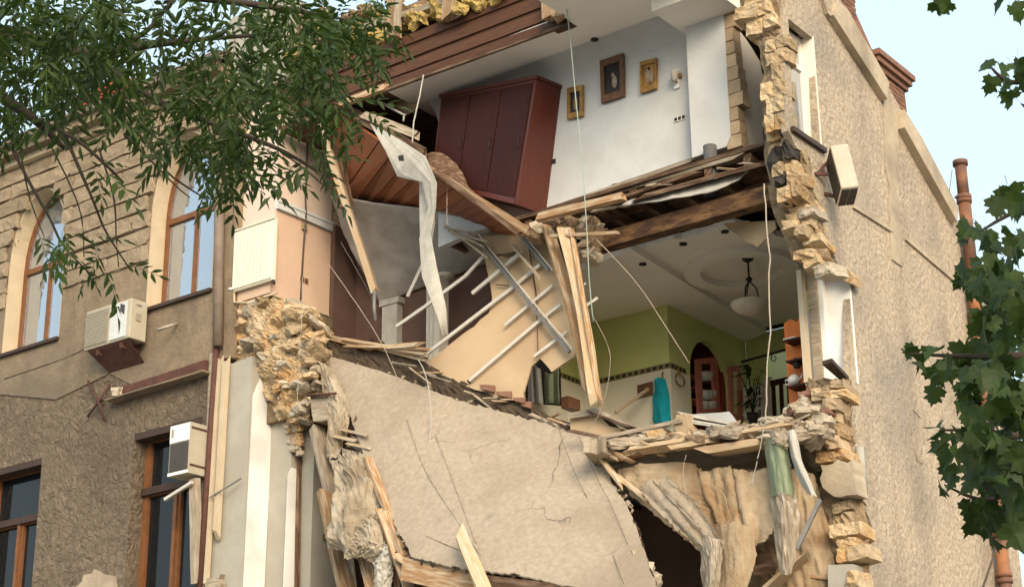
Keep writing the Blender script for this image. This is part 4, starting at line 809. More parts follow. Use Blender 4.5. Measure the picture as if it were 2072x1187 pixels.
prism('plate', U([(1291, 780), (1321, 772), (1321, 798), (1292, 806)], y=3.59), (0, -.03, 0), M['picframe'], PB); prism('hole', U([(1298, 788), (1312, 784), (1312, 793), (1299, 797)], y=3.555), (0, -.006, 0), M['black'], PB)
SK = beam('leaning_stick', un(1245, 834, y=3.0), un(1312, 786, y=3.4), .05, .05, M['woodpale']); tag(SK, 'pale stick leaning against the tiled wall below the plaque', 'stick')
# glazed cabinet in the arch
GC = thing('glazed_cabinet', 'pinkish red glazed cabinet with white dishes standing in the arched recess', 'cabinet', V(kx-.2, 4.5, kf))
q = U([(1408, 726), (1452, 722), (1458, 830), (1414, 836)], x=kx-.1); i_ = U([(1419, 736), (1441, 734), (1446, 826), (1423, 828)], x=kx-.1)
holed('door_frame', q, [i_], (-.04, 0, 0), M['pinkframe'], GC)
yA, yB, z0, z1 = q[0].y, q[1].y, q[3].z, q[0].z
prism('back', [p+V(-.3, 0, 0) for p in q], (-.02, 0, 0), M['cabdark'], GC)
for f_ in (.3, .52, .74): box('shelf', (kx-.39, yA+.06, z0+(z1-z0)*f_-.01), (kx-.15, yB-.06, z0+(z1-z0)*f_+.01), M['pinkframe'], GC)
prism('side_panel', U([(1462, 735), (1474, 735), (1476, 832), (1462, 834)], x=kx-.08), (-.3, 0, 0), M['redpanel'], GC)
def dish(nm, label, c, prof): o = lathe(nm, prof, c, M['china'], None, 12); tag(o, label, 'crockery', 'white crockery on the cabinet shelves'); return o
for k, (py, n_) in enumerate(((762, 2), (800, 3), (822, 3))):
    for j in range(n_):
        p = un(1424+j*8, py, x=kx-.17); dish('crockery', 'white crockery on the %s shelf of the glazed cabinet' % ('top', 'middle', 'bottom')[k], p, [(.06, -.07), (.085, 0), (.09, .07), (.07, .07)])
# second red door frame leaning open
RDr = thing('cabinet_door', 'narrow red cabinet door standing ajar right of the arched recess', 'door', un(1490, 850, x=kx+.25))
q = U([(1477, 742), (1500, 738), (1502, 850), (1478, 846)], x=kx+.1); ii = U([(1484, 752), (1491, 751), (1492, 838), (1485, 836)], x=kx+.1)
holed('frame', q, [ii], (-.04, 0, 0), M['pinkframe'], RDr); prism('pane', ii, (-.03, 0, 0), M['green'], RDr)
# dresser with dishes, plant, curtain, rod
DR = thing('dresser', 'pale dresser crowded with crockery behind the dark pot plant', 'dresser', un(1525, 850, y=5.6))
q = U([(1504, 782), (1542, 776), (1543, 852), (1505, 858)], y=5.6); prism('case', q, (0, .3, 0), M['tilecream'], DR)
for k in range(3): prism('shelf_gap', [q[3].lerp(q[0], .12+.3*k)+V(.03, -.004, 0), q[2].lerp(q[1], .12+.3*k)+V(-.03, -.004, 0), q[2].lerp(q[1], .32+.3*k)+V(-.03, -.004, 0), q[3].lerp(q[0], .32+.3*k)+V(.03, -.004, 0)], (0, -.004, 0), M['cabdark'], DR)
for k in range(3):
    for j in range(3):
        p = q[3].lerp(q[0], .2+.3*k).lerp(q[2].lerp(q[1], .2+.3*k), .2+.3*j)+V(0, -.06, 0)
        o = lathe('crockery', [(.03, -.06), (.05, 0), (.045, .05)], p, M['china'], None, 10); tag(o, 'small white cup on the %s shelf of the pale dresser' % ('bottom', 'middle', 'top')[k], 'crockery', 'cups on the dresser')
PT = thing('pot_plant', 'dark leafy pot plant in front of the pale dresser', 'plant', un(1524, 850, y=4.9))
pc = un(1523, 836, y=4.9); lathe('pot', [(.06, -.16), (.1, 0), (.09, 0)], pc, M['black'], PT, 12)
rp_ = random.Random(6)
for k in range(26):
    a = rp_.uniform(0, 6.28); h = rp_.uniform(.1, .85); rd = rp_.uniform(.05, .22)
    e = pc+V(rd*math.cos(a), rd*math.sin(a), h); tube('leaf_stem', [pc, pc.lerp(e, .6)+V(0, 0, .1), e], .008, M['maple'], PT, 4) if k < 12 else None
    s_ = rp_.uniform(.06, .12); dx = V(math.cos(a), math.sin(a), -.4)*s_; sd = V(-math.sin(a), math.cos(a), .2)*s_*.4
    raw('leaf', [e-dx, e+sd, e+dx*1.2, e-sd], [(0, 1, 2, 3)], M['maple'], PT)
CU = thing('kitchen_curtain', 'narrow beige curtain hanging at the dark kitchen doorway', 'curtain', un(1552, 850, y=5.7))
sheet('cloth', [[(1542, 765, 5.7), (1548, 764, 5.62), (1553, 763, 5.7), (1560, 762, 5.62)], [(1543, 850, 5.7), (1549, 849, 5.62), (1554, 848, 5.7), (1562, 847, 5.62)]], M['tilecream'], CU, 14, 4, .015)
RL = thing('curtain_rod', 'black wrought iron curtain rod over the kitchen doorway', 'rod', un(1570, 708, y=5.6))
tube('rod', UY([(1500, 732, 5.6), (1555, 717, 5.6), (1592, 706, 5.6)]), .02, M['black'], RL); tube('scroll', UY([(1562, 716, 5.6), (1560, 728, 5.6), (1567, 731, 5.6), (1571, 724, 5.6), (1566, 720, 5.6)]), .01, M['black'], RL)
CH = thing('kitchen_chair', 'dark wooden chair standing in the kitchen doorway', 'chair', un(1582, 850, y=5.4))
c0 = un(1568, 850, y=5.4)
for dx in (0, .14, .28): beam('back_slat', c0+V(dx, 0, 0), c0+V(dx, .02, .62), .06, .03, M['cabdark'], CH)
beam('top_rail', c0+V(-.04, .01, .62), c0+V(.34, .01, .62), .04, .09, M['cabdark'], CH); box('seat', c0+V(-.04, .03, -.1), c0+V(.34, .45, -.04), M['cabdark'], CH)
for dx in (-.02, .3): beam('leg', c0+V(dx, .05, -.1), c0+V(dx, .05, -.7), .04, .04, M['cabdark'], CH); 
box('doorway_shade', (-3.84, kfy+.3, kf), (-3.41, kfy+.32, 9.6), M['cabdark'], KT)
# orange shelf unit
OS = thing('orange_shelf', 'tall orange wall shelf with splintered top near the torn window', 'shelf', un(1610, 850, y=1.7))
q = U(jag([(1586, 655), (1598, 645), (1612, 650), (1618, 640), (1626, 645), (1634, 850), (1600, 858)], 9, 2, (4, 5, 6), 4), y=1.75); prism('back_board', q, (0, .02, 0), M['orange'], OS)
prism('side_board', U([(1622, 636), (1638, 632), (1648, 800), (1632, 806)], y=1.5), (0, .25, 0), M['orange'], OS)
for px0, px1, py in ((1586, 1618, 690), (1590, 1622, 731), (1594, 1628, 783), (1598, 1630, 830)):
    a, b = un(px0, py, y=1.5), un(px1, py-3, y=1.5); box('shelf_board', (a.x, 1.5, a.z-.012), (b.x, 1.745, a.z+.012), M['cabdark'], OS)
    box('shelf_board', (a.x, 1.48, a.z+.013), (b.x-.05, 1.745, a.z+.03), M['glassbowl'], OS) if py == 690 else None
tp = un(1607, 771, y=1.6)
TP = thing('teapot', 'white round teapot on the orange shelf', 'teapot', tp); lathe('body', [(.04, -.06), (.085, -.02), (.09, .03), (.05, .08), (.015, .1)], tp, M['china'], TP, 14)
tube('spout', [tp+V(.07, 0, 0), tp+V(.12, 0, .04), tp+V(.13, 0, .08)], .014, M['china'], TP); tube('handle', [tp+V(-.08, 0, .04), tp+V(-.13, 0, .04), tp+V(-.13, 0, -.02), tp+V(-.08, 0, -.03)], .012, M['china'], TP)
VS = tag(lathe('dark_vase', [(.04, -.06), (.06, 0), (.03, .05), (.04, .07)], un(1612, 735, y=1.6), M['black'], None, 12), 'small dark vase on the orange shelf above the teapot', 'vase')
# ------------------------------------------------------------------ middle room behind the wreckage
MR = thing('middle_room', 'dark brown papered room behind the fallen plasterboard, with pale ceiling and pilasters', 'room', (-8, 2, 8))
mz, my = 11.42, 2.0
sheet('sagging_ceiling', [[(672, 395, .95), (760, 410, 1.0), (850, 420, 1.0), (930, 436, 1.0), (1016, 456, 1.0)], [(700, 480, 1.4), (780, 490, 1.5), (850, 495, 1.5), (930, 492, 1.5), (1006, 498, 1.5)], [(770, 616, 1.97), (830, 592, 1.97), (880, 573, 1.97), (940, 550, 1.97), (1000, 528, 1.97)]], M['ceilgrey'], MR, 40, 30, .03, .02, 1.2, rag=.02, seed=9)
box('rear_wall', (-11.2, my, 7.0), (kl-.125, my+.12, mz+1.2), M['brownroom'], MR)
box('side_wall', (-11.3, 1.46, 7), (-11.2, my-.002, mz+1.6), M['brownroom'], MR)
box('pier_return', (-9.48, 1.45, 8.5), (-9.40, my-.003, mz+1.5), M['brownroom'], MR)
a = un(776, 650, y=1.9); b = un(806, 650, y=1.9); box('pilaster', (a.x, 1.86, 9), (b.x, 1.998, un(790, 618, y=1.9).z), M['lace'], MR); box('pilaster_cap', (a.x-.05, 1.84, un(790, 618, y=1.9).z+.002), (b.x+.05, 1.998, un(790, 606, y=1.9).z), M['lace'], MR)
a = un(864, 650, y=1.5); b = un(891, 650, y=1.5); box('pilaster', (a.x, 1.48, 9), (b.x, 1.7, un(878, 560, y=1.5).z), M['lace'], MR)
for k in range(2): box('flute', (a.x+.05+k*.08, 1.47, 9), (a.x+.08+k*.08, 1.4795, un(878, 562, y=1.5).z), M['whitewash'], MR)
s_ = un(900, 560, y=1.7); lathe('ceiling_lamp', [(.06, .06), (.16, .03), (.17, 0), (.1, -.05), (.02, -.07)], s_, M['glassbowl'], MR, 16)
# fallen plasterboard ceiling with its metal rails
PB_ = thing('fallen_plasterboard', 'large tan plasterboard sheet hanging askew with pale steel rails across it', 'plasterboard', un(1000, 700, y=1.1))
def tp(px, py):     # the board leans: nearer at its lower right
    return un(px, py, y=1.12 - (py-480)/330*.42)
bo = jag([(972, 480), (1048, 474), (1108, 500), (1140, 560), (1166, 700), (1160, 722), (1116, 752), (1092, 724), (1074, 742), (1066, 770), (1062, 815), (1000, 802), (930, 775), (866, 748), (868, 728), (900, 705), (960, 660), (995, 618), (992, 575), (984, 540)], 18, 2, seed=5)
prism('board', [tp(*p) for p in bo], (0, .03, .0), M['drywall'], PB_)
def rail(nm, pts, wd, m, lift=.07, par=PB_):
    P = [tp(*p)+V(0, -lift, 0) for p in pts]
    for a, b in zip(P, P[1:]): beam(nm, a, b, wd*.45, wd*.7, m, par, seed=int(a.x*100))
rail('rail', [(813, 664), (868, 626), (952, 563), (990, 521)], .075, M['steel'], .12)
rail('rail', [(964, 597), (1065, 513)], .08, M['steel'], .1)
rail('rail', [(853, 730), (1044, 584), (1099, 538)], .075, M['steel'])
rail('rail', [(1028, 660), (1124, 580)], .06, M['steel']); rail('rail', [(956, 772), (1087, 660), (1141, 618)], .065, M['steel']); rail('rail', [(1087, 723), (1154, 673)], .055, M['steel'])
rail('rail', [(1180, 646), (1230, 612)], .06, M['steel'], .25); rail('rail', [(1178, 596), (1206, 583)], .04, M['steel'], .25); rail('rail', [(808, 593), (842, 521)], .07, M['steel'], -.2)
rail('cross_profile', [(973, 483), (1060, 590), (1164, 717)], .07, M['greysteel'], .14); rail('cross_profile', [(980, 480), (1068, 588), (1172, 712)], .03, M['steel'], .15)
rail('cross_profile', [(1068, 487), (1122, 552)], .06, M['greysteel'], .14); rail('cross_profile', [(1076, 486), (1130, 552)], .03, M['steel'], .14)
rail('hanger_strap', [(1075, 500), (1090, 600), (1094, 720)], .03, M['rust'], .06); rail('hanger_strap', [(1008, 578), (1035, 580)], .02, M['black'], .06)
prism('torn_patch', [tp(*p)+V(0, -.012, 0) for p in jag([(1002, 516), (1020, 514), (1045, 508), (1055, 516), (1030, 520), (1004, 519)], 6, 1.5, seed=3)], (0, .01, 0), M['wooddark'], PB_)
beam('lath', un(905, 747, y=.85), un(1042, 757, y=.85), .05, .035, M['woodgrey'], PB_, splinter=.05)
for (px, py, s_) in ((985, 783, 1), (1018, 795, 1.1), (1048, 806, .9), (1062, 816, .8)):
    prism('broken_tile', UY([(px-16*s_, py-6, .75), (px+16*s_, py-4, .72), (px+14*s_, py+9, .65), (px-8*s_, py+4, .65)]), (0, .03, -.02), M['brick'], PB_)
# opening at its foot, with a curtain and a dark cloth
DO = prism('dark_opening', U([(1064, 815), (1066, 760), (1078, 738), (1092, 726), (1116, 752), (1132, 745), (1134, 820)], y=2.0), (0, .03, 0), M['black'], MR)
CT = thing('door_curtain', 'white pleated curtain in the small opening under the plasterboard', 'curtain', un(1083, 815, y=1.7))
sheet('cloth', [[(1068, 742, 1.75), (1074, 736, 1.65), (1080, 738, 1.75), (1086, 742, 1.65), (1094, 746, 1.75)], [(1068, 815, 1.75), (1077, 815, 1.65), (1084, 816, 1.75), (1091, 816, 1.65), (1100, 818, 1.75)]], M['curtain'], CT, 20, 4, .012)
DCT = thing('dark_curtain', 'dark green curtain beside the white pleated one', 'curtain', un(1120, 815, y=1.75))
sheet('cloth', [[(1104, 752, 1.8), (1112, 756, 1.72), (1122, 752, 1.8), (1132, 746, 1.72)], [(1104, 815, 1.8), (1112, 815, 1.72), (1122, 816, 1.8), (1132, 818, 1.72)]], M['greentarp'], DCT, 16, 4, .012, .02)
BX = tag(box('brown_box', un(1136, 826, y=1.9), un(1150, 800, y=1.9)+V(0, .3, 0), M['picframe']), 'small brown box beside the dark green curtain', 'box')
# upright broken boards in the centre
for i, (a, b, c_, d, wd, lab) in enumerate(((1107, 458, 1192, 790, .15, 'long split board leaning upright, leftmost of three before the green wall'), (1142, 474, 1203, 800, .17, 'wide pale split board leaning upright between two others'), (1160, 478, 1214, 806, .13, 'narrow split board leaning upright, rightmost of three before the green wall'))):
    tag(beam('broken_board', un(a, b, y=(.62, .40, .45)[i]), un(c_, d, y=(.45, .30, .34)[i]), wd, .06, M['wood'] if i != 1 else M['woodpale'], None, splinter=.16, roll=.5+.3*i, seed=30+i, bend=.05), lab, 'board', 'boards leaning upright in the centre')
tag(beam('broken_lath', un(1118, 478, y=.4), un(1252, 471, y=.4), .05, .05, M['wood'], None, splinter=.05), 'thin lath lying level across the tops of the upright boards', 'lath')
for i, (px, py, s_) in enumerate(((1095, 458, .3), (1125, 455, .35), (1160, 452, .3), (1190, 462, .3), (1088, 478, .25), (1205, 490, .3), (1180, 510, .25), (1195, 475, .35), (1145, 470, .2), (1200, 520, .2), (1075, 468, .22))):
    tag(piece('rubble_lump', 'rubble', un(px, py, y=.75), (s_*1.2, .3, s_*.7), M['soil'] if i % 3 else M['pale_stone'], None, tilt=.5), 'lump of brown rubble jammed behind the tops of the upright boards', 'rubble', 'rubble behind the upright boards')
# torn insulation strips and lath ends under the hanging floor
for i, (a, b, c_, d) in enumerate(((900, 455, 985, 520), (915, 470, 978, 498), (940, 478, 990, 490), (905, 462, 950, 470), (1040, 500, 1090, 560))):
    tag(beam('lath_scrap', un(a, b, y=.9), un(c_, d, y=.8), .06, .03, M['woodgrey'], None, splinter=.1, seed=i), 'scrap of lath dangling from the ceiling edge above the plasterboard', 'lath', 'lath scraps above the plasterboard')
# peeling diagonal timber on the left and rod
tag(beam('peeling_timber', un(650, 258, y=.1), un(758, 588, y=.45), .13, .1, M['woodpale'], None, splinter=.08, seed=3), 'long peeling timber hanging diagonally right of the peach papered pier', 'timber')
tag(beam('dark_timber', un(668, 250, y=.6), un(700, 420, y=.8), .25, .1, M['wooddark'], None, splinter=.1), 'dark timber hanging behind the peeling diagonal timber', 'timber')
tag(tube('dangling_pipe', UY([(758, 588, .4), (757, 620, .4), (760, 650, .4)]), .03, M['greysteel']), 'short grey pipe dangling from the end of the peeling timber', 'pipe')
# white strip twisting down
ST = thing('twisted_strip', 'wide white strip of lining twisting down from the attic edge', 'strip', un(870, 480, y=-.2))
Lp = [(746, 250), (778, 290), (786, 335), (812, 362), (850, 366), (868, 400), (862, 440), (848, 490), (850, 545), (872, 610), (891, 655), (894, 680)]
Rp = [(772, 262), (805, 284), (842, 296), (868, 325), (883, 365), (888, 400), (878, 440), (872, 480), (882, 530), (895, 590), (905, 640), (906, 676)]
sheet('strip', [[(a[0]+(b[0]-a[0])*t, a[1]+(b[1]-a[1])*t, -.22 + .05*math.sin(i*1.1+t*2) + .10*(t-.5)*math.cos(i*.7)) for t in (0, .5, 1)] for i, (a, b) in enumerate(zip(Lp, Rp))], M['lace'], ST, 60, 8, .006, .012, 4, rag=.035, smooth=True)
prism('burn_hole', UY([(806, 316, -.42), (816, 314, -.42), (818, 326, -.42), (808, 326, -.42)]), (0, -.01, 0), M['black'], ST)
prism('plain_strip', UY([(848, 365, -.05), (872, 372, -.05), (880, 450, -.05), (868, 520, -.05), (850, 500, -.05)]), (0, .008, 0), M['lace'], ST)
# ------------------------------------------------------------------ great fallen slab
SB = thing('fallen_slab', 'huge dusty plaster slab sloping down across the middle of the ruin', 'slab', un(1000, 1000, y=-.4))
rows = [[(640, 713, .6), (780, 754, .6), (920, 806, .6), (1060, 843, .6), (1196, 884, .6)],
        [(702, 830, .25), (830, 862, .2), (960, 905, .2), (1100, 945, .2), (1236, 965, .25)],
        [(760, 985, -.3), (880, 1000, -.36), (1010, 1018, -.4), (1140, 1040, -.4), (1282, 1052, -.3)],
        [(836, 1132, -.95), (940, 1152, -1), (1060, 1166, -1), (1190, 1196, -1), (1336, 1210, -1)]]
sheet('plaster_skin', rows, M['slab'], SB, 90, 90, .05, .008, 1.6, rag=.06, seed=3)
rows2 = [[(a+4, b+6, c_+.12) for a, b, c_ in r_] for r_ in rows]
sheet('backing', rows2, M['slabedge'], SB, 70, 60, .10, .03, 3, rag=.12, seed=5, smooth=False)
rs = random.Random(12)
def slab_pt(u, v):
    R_ = [spline([un(a, b, y=c_) for a, b, c_ in r_], 20)[round(u*20)] for r_ in rows]; return spline(R_, 20)[round(v*20)]
for i in range(70):
    v = rs.random(); side = rs.random()
    if side < .45: p = slab_pt(0, v); mm = M['slab']
    elif side < .65: p = slab_pt(1, v); mm = M['slab']
    elif side < .85: p = slab_pt(v, 1); mm = M['slabedge']
    else: p = slab_pt(v, 0); mm = M['slab']
    s_ = rs.triangular(.015, .10, .025); piece('edge_crumb', 'rubble', p+V(rs.gauss(0, .02), .05+rs.gauss(0, .02), rs.gauss(0, .02)), (s_*1.4, s_, s_*.8), mm, SB, tilt=.8)
# splintered laths of the slab's core sticking out of its left border, and scuffed ridges on its face
for i in range(34):
    v = .05+.9*rs.random(); p = slab_pt(0, v)+V(0, .07, 0); d_ = V(-rs.uniform(.10, .34), rs.uniform(-.02, .12), rs.uniform(-.10, .02))
    beam('core_lath', p+V(.15, .02, .0), p+d_, rs.uniform(.02, .06), .018, M[rs.choice(['woodgrey', 'woodpale', 'wooddark'])], SB, splinter=.04, seed=i, roll=rs.uniform(-.5, .5))
def onslab(px, py):
    v_ = (py-720)/430.; return un(px, py, y=.60-1.55*max(0, min(1, v_+(px-900)*-.00035)))
for pts in ([(868, 890), (905, 985), (942, 1052), (990, 1098)], [(905, 900), (945, 990), (985, 1092)], [(890, 1094), (985, 1100)]):
    P = spline([slab_pt(max(0, min(1, (a-640-(b-720)*.47)/(560-(b-720)*.1))), max(0, min(1, (b-720-(a-640)*.22)/(430-(a-640)*.25))))+V(0, -.012, 0) for a, b in pts], 12)
    tube('scuff_ridge', P, .012, M['slab'], SB, 5)
# dark broken edge of the floor behind it
FE = thing('fallen_floor_edge', 'dark broken floor edge rising behind the great slab', 'floor', un(900, 770, y=.8))
tops = [(628, 678), (700, 696), (780, 710), (850, 730), (900, 752), (1000, 790), (1100, 836), (1160, 862), (1230, 890)]
bots = [(628, 722), (700, 740), (780, 768), (850, 795), (900, 812), (1000, 842), (1100, 872), (1160, 890), (1230, 905)]
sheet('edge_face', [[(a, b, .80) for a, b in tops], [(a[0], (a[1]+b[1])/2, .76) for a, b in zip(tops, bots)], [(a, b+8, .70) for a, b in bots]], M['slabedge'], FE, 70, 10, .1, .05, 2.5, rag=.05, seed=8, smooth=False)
for i, (a, b, c_, d, w_) in enumerate(((632, 676, 745, 706, .06), (650, 676, 860, 728, .05), (690, 686, 800, 704, .07), (760, 700, 862, 716, .09), (700, 700, 860, 706, .04), (780, 702, 850, 696, .07))):
    beam('splintered_board', un(a, b, y=.75-.03*i), un(c_, d, y=.7-.03*i), w_, .04, M['woodpale'] if i % 2 else M['wood'], FE, splinter=.14, roll=.3*i, seed=i)
rk = random.Random(3)
for i in range(26):
    t_ = rk.random(); k = min(int(t_*8), 7); f_ = t_*8-k; px = tops[k][0]+(tops[k+1][0]-tops[k][0])*f_; py = tops[k][1]+(tops[k+1][1]-tops[k][1])*f_
    piece('plaster_crumb', 'rubble', un(px, py-7, y=.85+rk.gauss(0, .04)), (rk.uniform(.06, .22), .12, rk.uniform(.025, .06)), M['drywall'] if i % 3 else M['slabedge'], FE, tilt=.5)
# beam and planks under the slab's lower lip
UL = thing('slab_lip_timbers', 'brown timbers under the lower lip of the great slab', 'timbers', un(950, 1187, y=-.8))
beam('timber', un(822, 1152, y=-.85), un(1120, 1218, y=-.85), .12, .3, M['wood'], UL, splinter=.1); beam('timber', un(1000, 1175, y=-.95), un(1340, 1225, y=-.95), .1, .14, M['wooddark'], UL, splinter=.1)
beam('timber', un(772, 1030, y=-.62), un(842, 1230, y=-.75), .16, .05, M['wood'], UL, splinter=.1, roll=.4); beam('timber', un(745, 930, y=-.3), un(818, 1120, y=-.7), .12, .08, M['wood'], UL, splinter=.1); beam('timber', un(800, 1120, y=-.8), un(862, 1172, y=-.8), .1, .06, M['woodpale'], UL, splinter=.05)
beam('timber', un(786, 1060, y=-.5), un(812, 1220, y=-.5), .05, .1, M['wooddark'], UL)
tag(beam('pointed_plank', un(932, 1080, y=-1.05), un(990, 1215, y=-1.35), .17, .05, M['woodpale'], None, splinter=.2, roll=.3, taper=1.15, seed=5), 'pointed broken plank leaning on the lower lip of the great slab', 'plank')
# ------------------------------------------------------------------ crumpled heap on the slab's left
for i, (nm, lab, ct, rws, mm, am) in enumerate((
    ('crumpled_wallpaper', 'large crumpled sheet of dusty wallpaper bulging out left of the great slab', 'wallpaper',
     [[(676, 935, -.1), (715, 925, -.25), (752, 945, -.1)], [(690, 985, -.3), (725, 975, -.5), (768, 985, -.3)], [(668, 1040, -.4), (715, 1030, -.65), (766, 1030, -.35)], [(662, 1082, -.45), (708, 1088, -.6), (750, 1060, -.4)], [(692, 1110, -.4), (712, 1128, -.5), (728, 1110, -.4)]], 'crumple', .10),
    ('torn_cloth', 'torn strip of pale cloth hanging at the top left corner of the slab', 'cloth',
     [[(640, 720, .45), (665, 745, .3), (690, 790, .35)], [(662, 790, .3), (682, 800, .15), (702, 830, .25)], [(666, 850, .2), (684, 870, .1), (702, 880, .2)], [(668, 925, .2), (680, 930, .1), (690, 905, .2)]], 'crumple', .07),
    ('pale_rag', 'small white rag hanging below the crumpled wallpaper', 'rag',
     [[(768, 1105, -.55), (785, 1100, -.65), (802, 1110, -.55)], [(760, 1140, -.55), (776, 1145, -.7), (790, 1150, -.55)], [(750, 1200, -.55), (765, 1210, -.65), (795, 1215, -.6)]], 'lace', .05),
    ('folded_wallpaper', 'folded grey brown wallpaper pressed under the slab edge above the crumpled sheet', 'wallpaper',
     [[(690, 905, .0), (720, 912, -.1), (752, 930, .1)], [(700, 950, -.1), (735, 948, -.3), (765, 975, -.1)], [(705, 985, -.1), (740, 990, -.25), (775, 1012, -.1)]], 'woodgrey', .08),
    ('curled_wallpaper', 'curled lower flap of wallpaper near the pale rag', 'wallpaper',
     [[(722, 1075, -.5), (752, 1050, -.6), (785, 1060, -.5)], [(712, 1110, -.55), (745, 1095, -.75), (782, 1110, -.6)], [(716, 1128, -.5), (735, 1120, -.6), (760, 1135, -.5)]], 'crumple', .07))):
    t = thing(nm, lab, ct, un(rws[0][1][0], rws[0][1][1], y=rws[0][1][2])); sheet('sheet', rws, M[mm], t, 26, 20, .005, am*.8, 1.8, rag=.05, seed=20+i, fold=(1.5, 1.5, .9), oct=(1, .4, .1), crush=.022, smooth=False)
HP = thing('heap_timbers', 'broken timbers standing between the white plaster pier and the crumpled wallpaper', 'timbers', un(660, 1100, y=.3))
for i, (a, b, c_, d, w_, h_, yy, mm) in enumerate(((640, 862, 686, 1060, .22, .12, .3, 'woodgrey'), (660, 1000, 712, 1230, .26, .12, .1, 'wood'), (634, 860, 668, 1060, .06, .1, .4, 'wooddark'), (700, 1050, 720, 1230, .1, .1, .2, 'woodgrey'), (738, 1125, 765, 1230, .2, .08, -.2, 'wood'), (720, 850, 760, 960, .08, .06, .2, 'wooddark'), (668, 880, 720, 892, .05, .03, .1, 'woodpale'), (690, 868, 742, 880, .04, .03, .1, 'woodpale'), (700, 895, 744, 905, .04, .03, .05, 'woodpale'), (735, 930, 765, 985, .12, .05, .1, 'wooddark'), (712, 892, 740, 912, .18, .02, .15, 'woodgrey'), (730, 950, 756, 960, .02, .02, -.1, 'wooddark'))):
    beam('timber', un(a, b, y=yy), un(c_, d, y=yy-.1), w_, h_, M[mm], HP, splinter=.08, seed=i, roll=.2*i)
GBx = thing('grey_duct', 'short grey brown duct box sticking out beside the yellow rubble', 'duct', un(646, 825, y=.3))
prism('casing', U(jag([(628, 804), (668, 800), (666, 848), (634, 852)], 14, 1, seed=2), y=.15), (0, .5, 0), M['woodgrey'], GBx); prism('rim', U([(628, 798), (670, 793), (670, 801), (628, 806)], y=.13), (0, .5, 0), M['wooddark'], GBx)
tube('iron_rod', UY([(622, 800, .1), (680, 795, .05)]), .02, M['rust'], GBx)
# dark cellar behind everything below
CL = thing('lower_room', 'dark brown lower room showing through the holes below the torn kitchen', 'room', (-5, 3, 4))
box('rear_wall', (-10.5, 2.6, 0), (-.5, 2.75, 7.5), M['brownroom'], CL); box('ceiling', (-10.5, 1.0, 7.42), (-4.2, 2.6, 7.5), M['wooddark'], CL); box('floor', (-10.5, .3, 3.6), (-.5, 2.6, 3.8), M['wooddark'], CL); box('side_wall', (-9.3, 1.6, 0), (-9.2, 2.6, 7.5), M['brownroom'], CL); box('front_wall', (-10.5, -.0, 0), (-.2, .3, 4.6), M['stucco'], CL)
pw = prism('tan_wall', U(jag([(1420, 925), (1560, 915), (1660, 930), (1690, 1000), (1690, 1300), (1480, 1300), (1470, 1040)], 20, 3, seed=6), y=1.6), (0, .1, 0), M['cloth'], CL)
# ------------------------------------------------------------------ kitchen floor rubble edge
rl = random.Random(77)
for i, (a, b, c_, d, w_, h_, yy, mm, lab) in enumerate((
    (1216, 886, 1372, 852, .1, .05, .25, 'woodgrey', 'long grey strip lying along the torn kitchen floor edge'),
    (1262, 900, 1345, 884, .12, .09, .2, 'woodgrey', 'grey broken beam end under the long grey strip'),
    (1385, 840, 1500, 862, .09, .04, .5, 'lace', 'white moulding lying on the kitchen rubble before the cabinet'),
    (1395, 852, 1520, 872, .07, .04, .4, 'steel', 'thin white batten lying just under the white moulding'),
    (1280, 912, 1390, 895, .16, .06, .15, 'woodpale', 'pale splintered plank in the rubble edge, left part'),
    (1400, 880, 1540, 868, .2, .05, .3, 'woodgrey', 'broad grey plank flat on the rubble edge'),
    (1430, 915, 1555, 895, .3, .09, .2, 'drywall', 'thick tan plaster chunk overhanging the dark gap'),
    (1370, 905, 1440, 892, .18, .06, .1, 'woodpale', 'short pale plank jutting out of the rubble edge'),
    (1500, 880, 1600, 862, .16, .05, .15, 'woodpale', 'pale plank at the right end of the rubble edge'),
    (1230, 905, 1270, 930, .08, .05, .1, 'wood', 'short brown stub pointing down from the rubble edge'),
    (1206, 838, 1285, 866, .25, .03, .6, 'wooddark', 'dark board propped as a lid over the fallen tan box'),
    (1150, 870, 1235, 888, .05, .04, .3, 'wooddark', 'dark stick bridging the slab and the rubble edge'))):
    tag(beam('broken_board', un(a, b, y=yy), un(c_, d, y=yy), w_, h_, M[mm], None, splinter=.12, roll=rl.uniform(-.4, .4), seed=40+i), lab, 'board', 'broken boards on the kitchen floor edge')
for i in range(120):
    px = rl.uniform(1222, 1660); t_ = (px-1222)/440; top = 893-30*t_; py = top+rl.triangular(-10, 38, 8)*(1 if px < 1430 or px > 1560 else .55)
    big = rl.uniform(.06, .26); m_ = rl.choice(['pale_stone', 'soil', 'drywall', 'woodgrey', 'pale_stone', 'woodgrey', 'slab'])
    tag(piece('rubble_piece', 'rubble' if rl.random() < .6 else 'stone', un(px, py, y=.35+rl.gauss(0, .12)), (big*1.5, big, big*.55), M[m_], None, tilt=.35), 'lump of plaster and stone rubble along the torn kitchen floor edge', 'rubble', 'rubble along the kitchen floor edge')
for i in range(24):
    px = rl.gauss(1645, 18); py = rl.uniform(800, 870); tag(piece('brick_rubble', 'stone', un(px, py, y=.7+rl.gauss(0, .12)), (rl.uniform(.1, .22), .15, rl.uniform(.07, .12)), M['brick'] if i % 2 else M['pale_stone'], None, tilt=.5), 'reddish brick rubble heaped below the window pier in the kitchen corner', 'rubble', 'brick rubble in the kitchen corner')
tag(prism('pink_lump', UY([(1364, 862, .25), (1368, 838, .25), (1384, 836, .25), (1396, 868, .25), (1390, 878, .25), (1370, 876, .25)]), (0, .2, .02), M['brickbuff']), 'upright pinkish brick lump standing on the rubble left of the white moulding', 'brick')
tag(piece('yellow_stone', 'block', un(1330, 880, y=.2), (.22, .15, .12), M['lime'], None, rot=(0, 0, .1)), 'small yellow stone block lying on the grey beam end', 'stone')
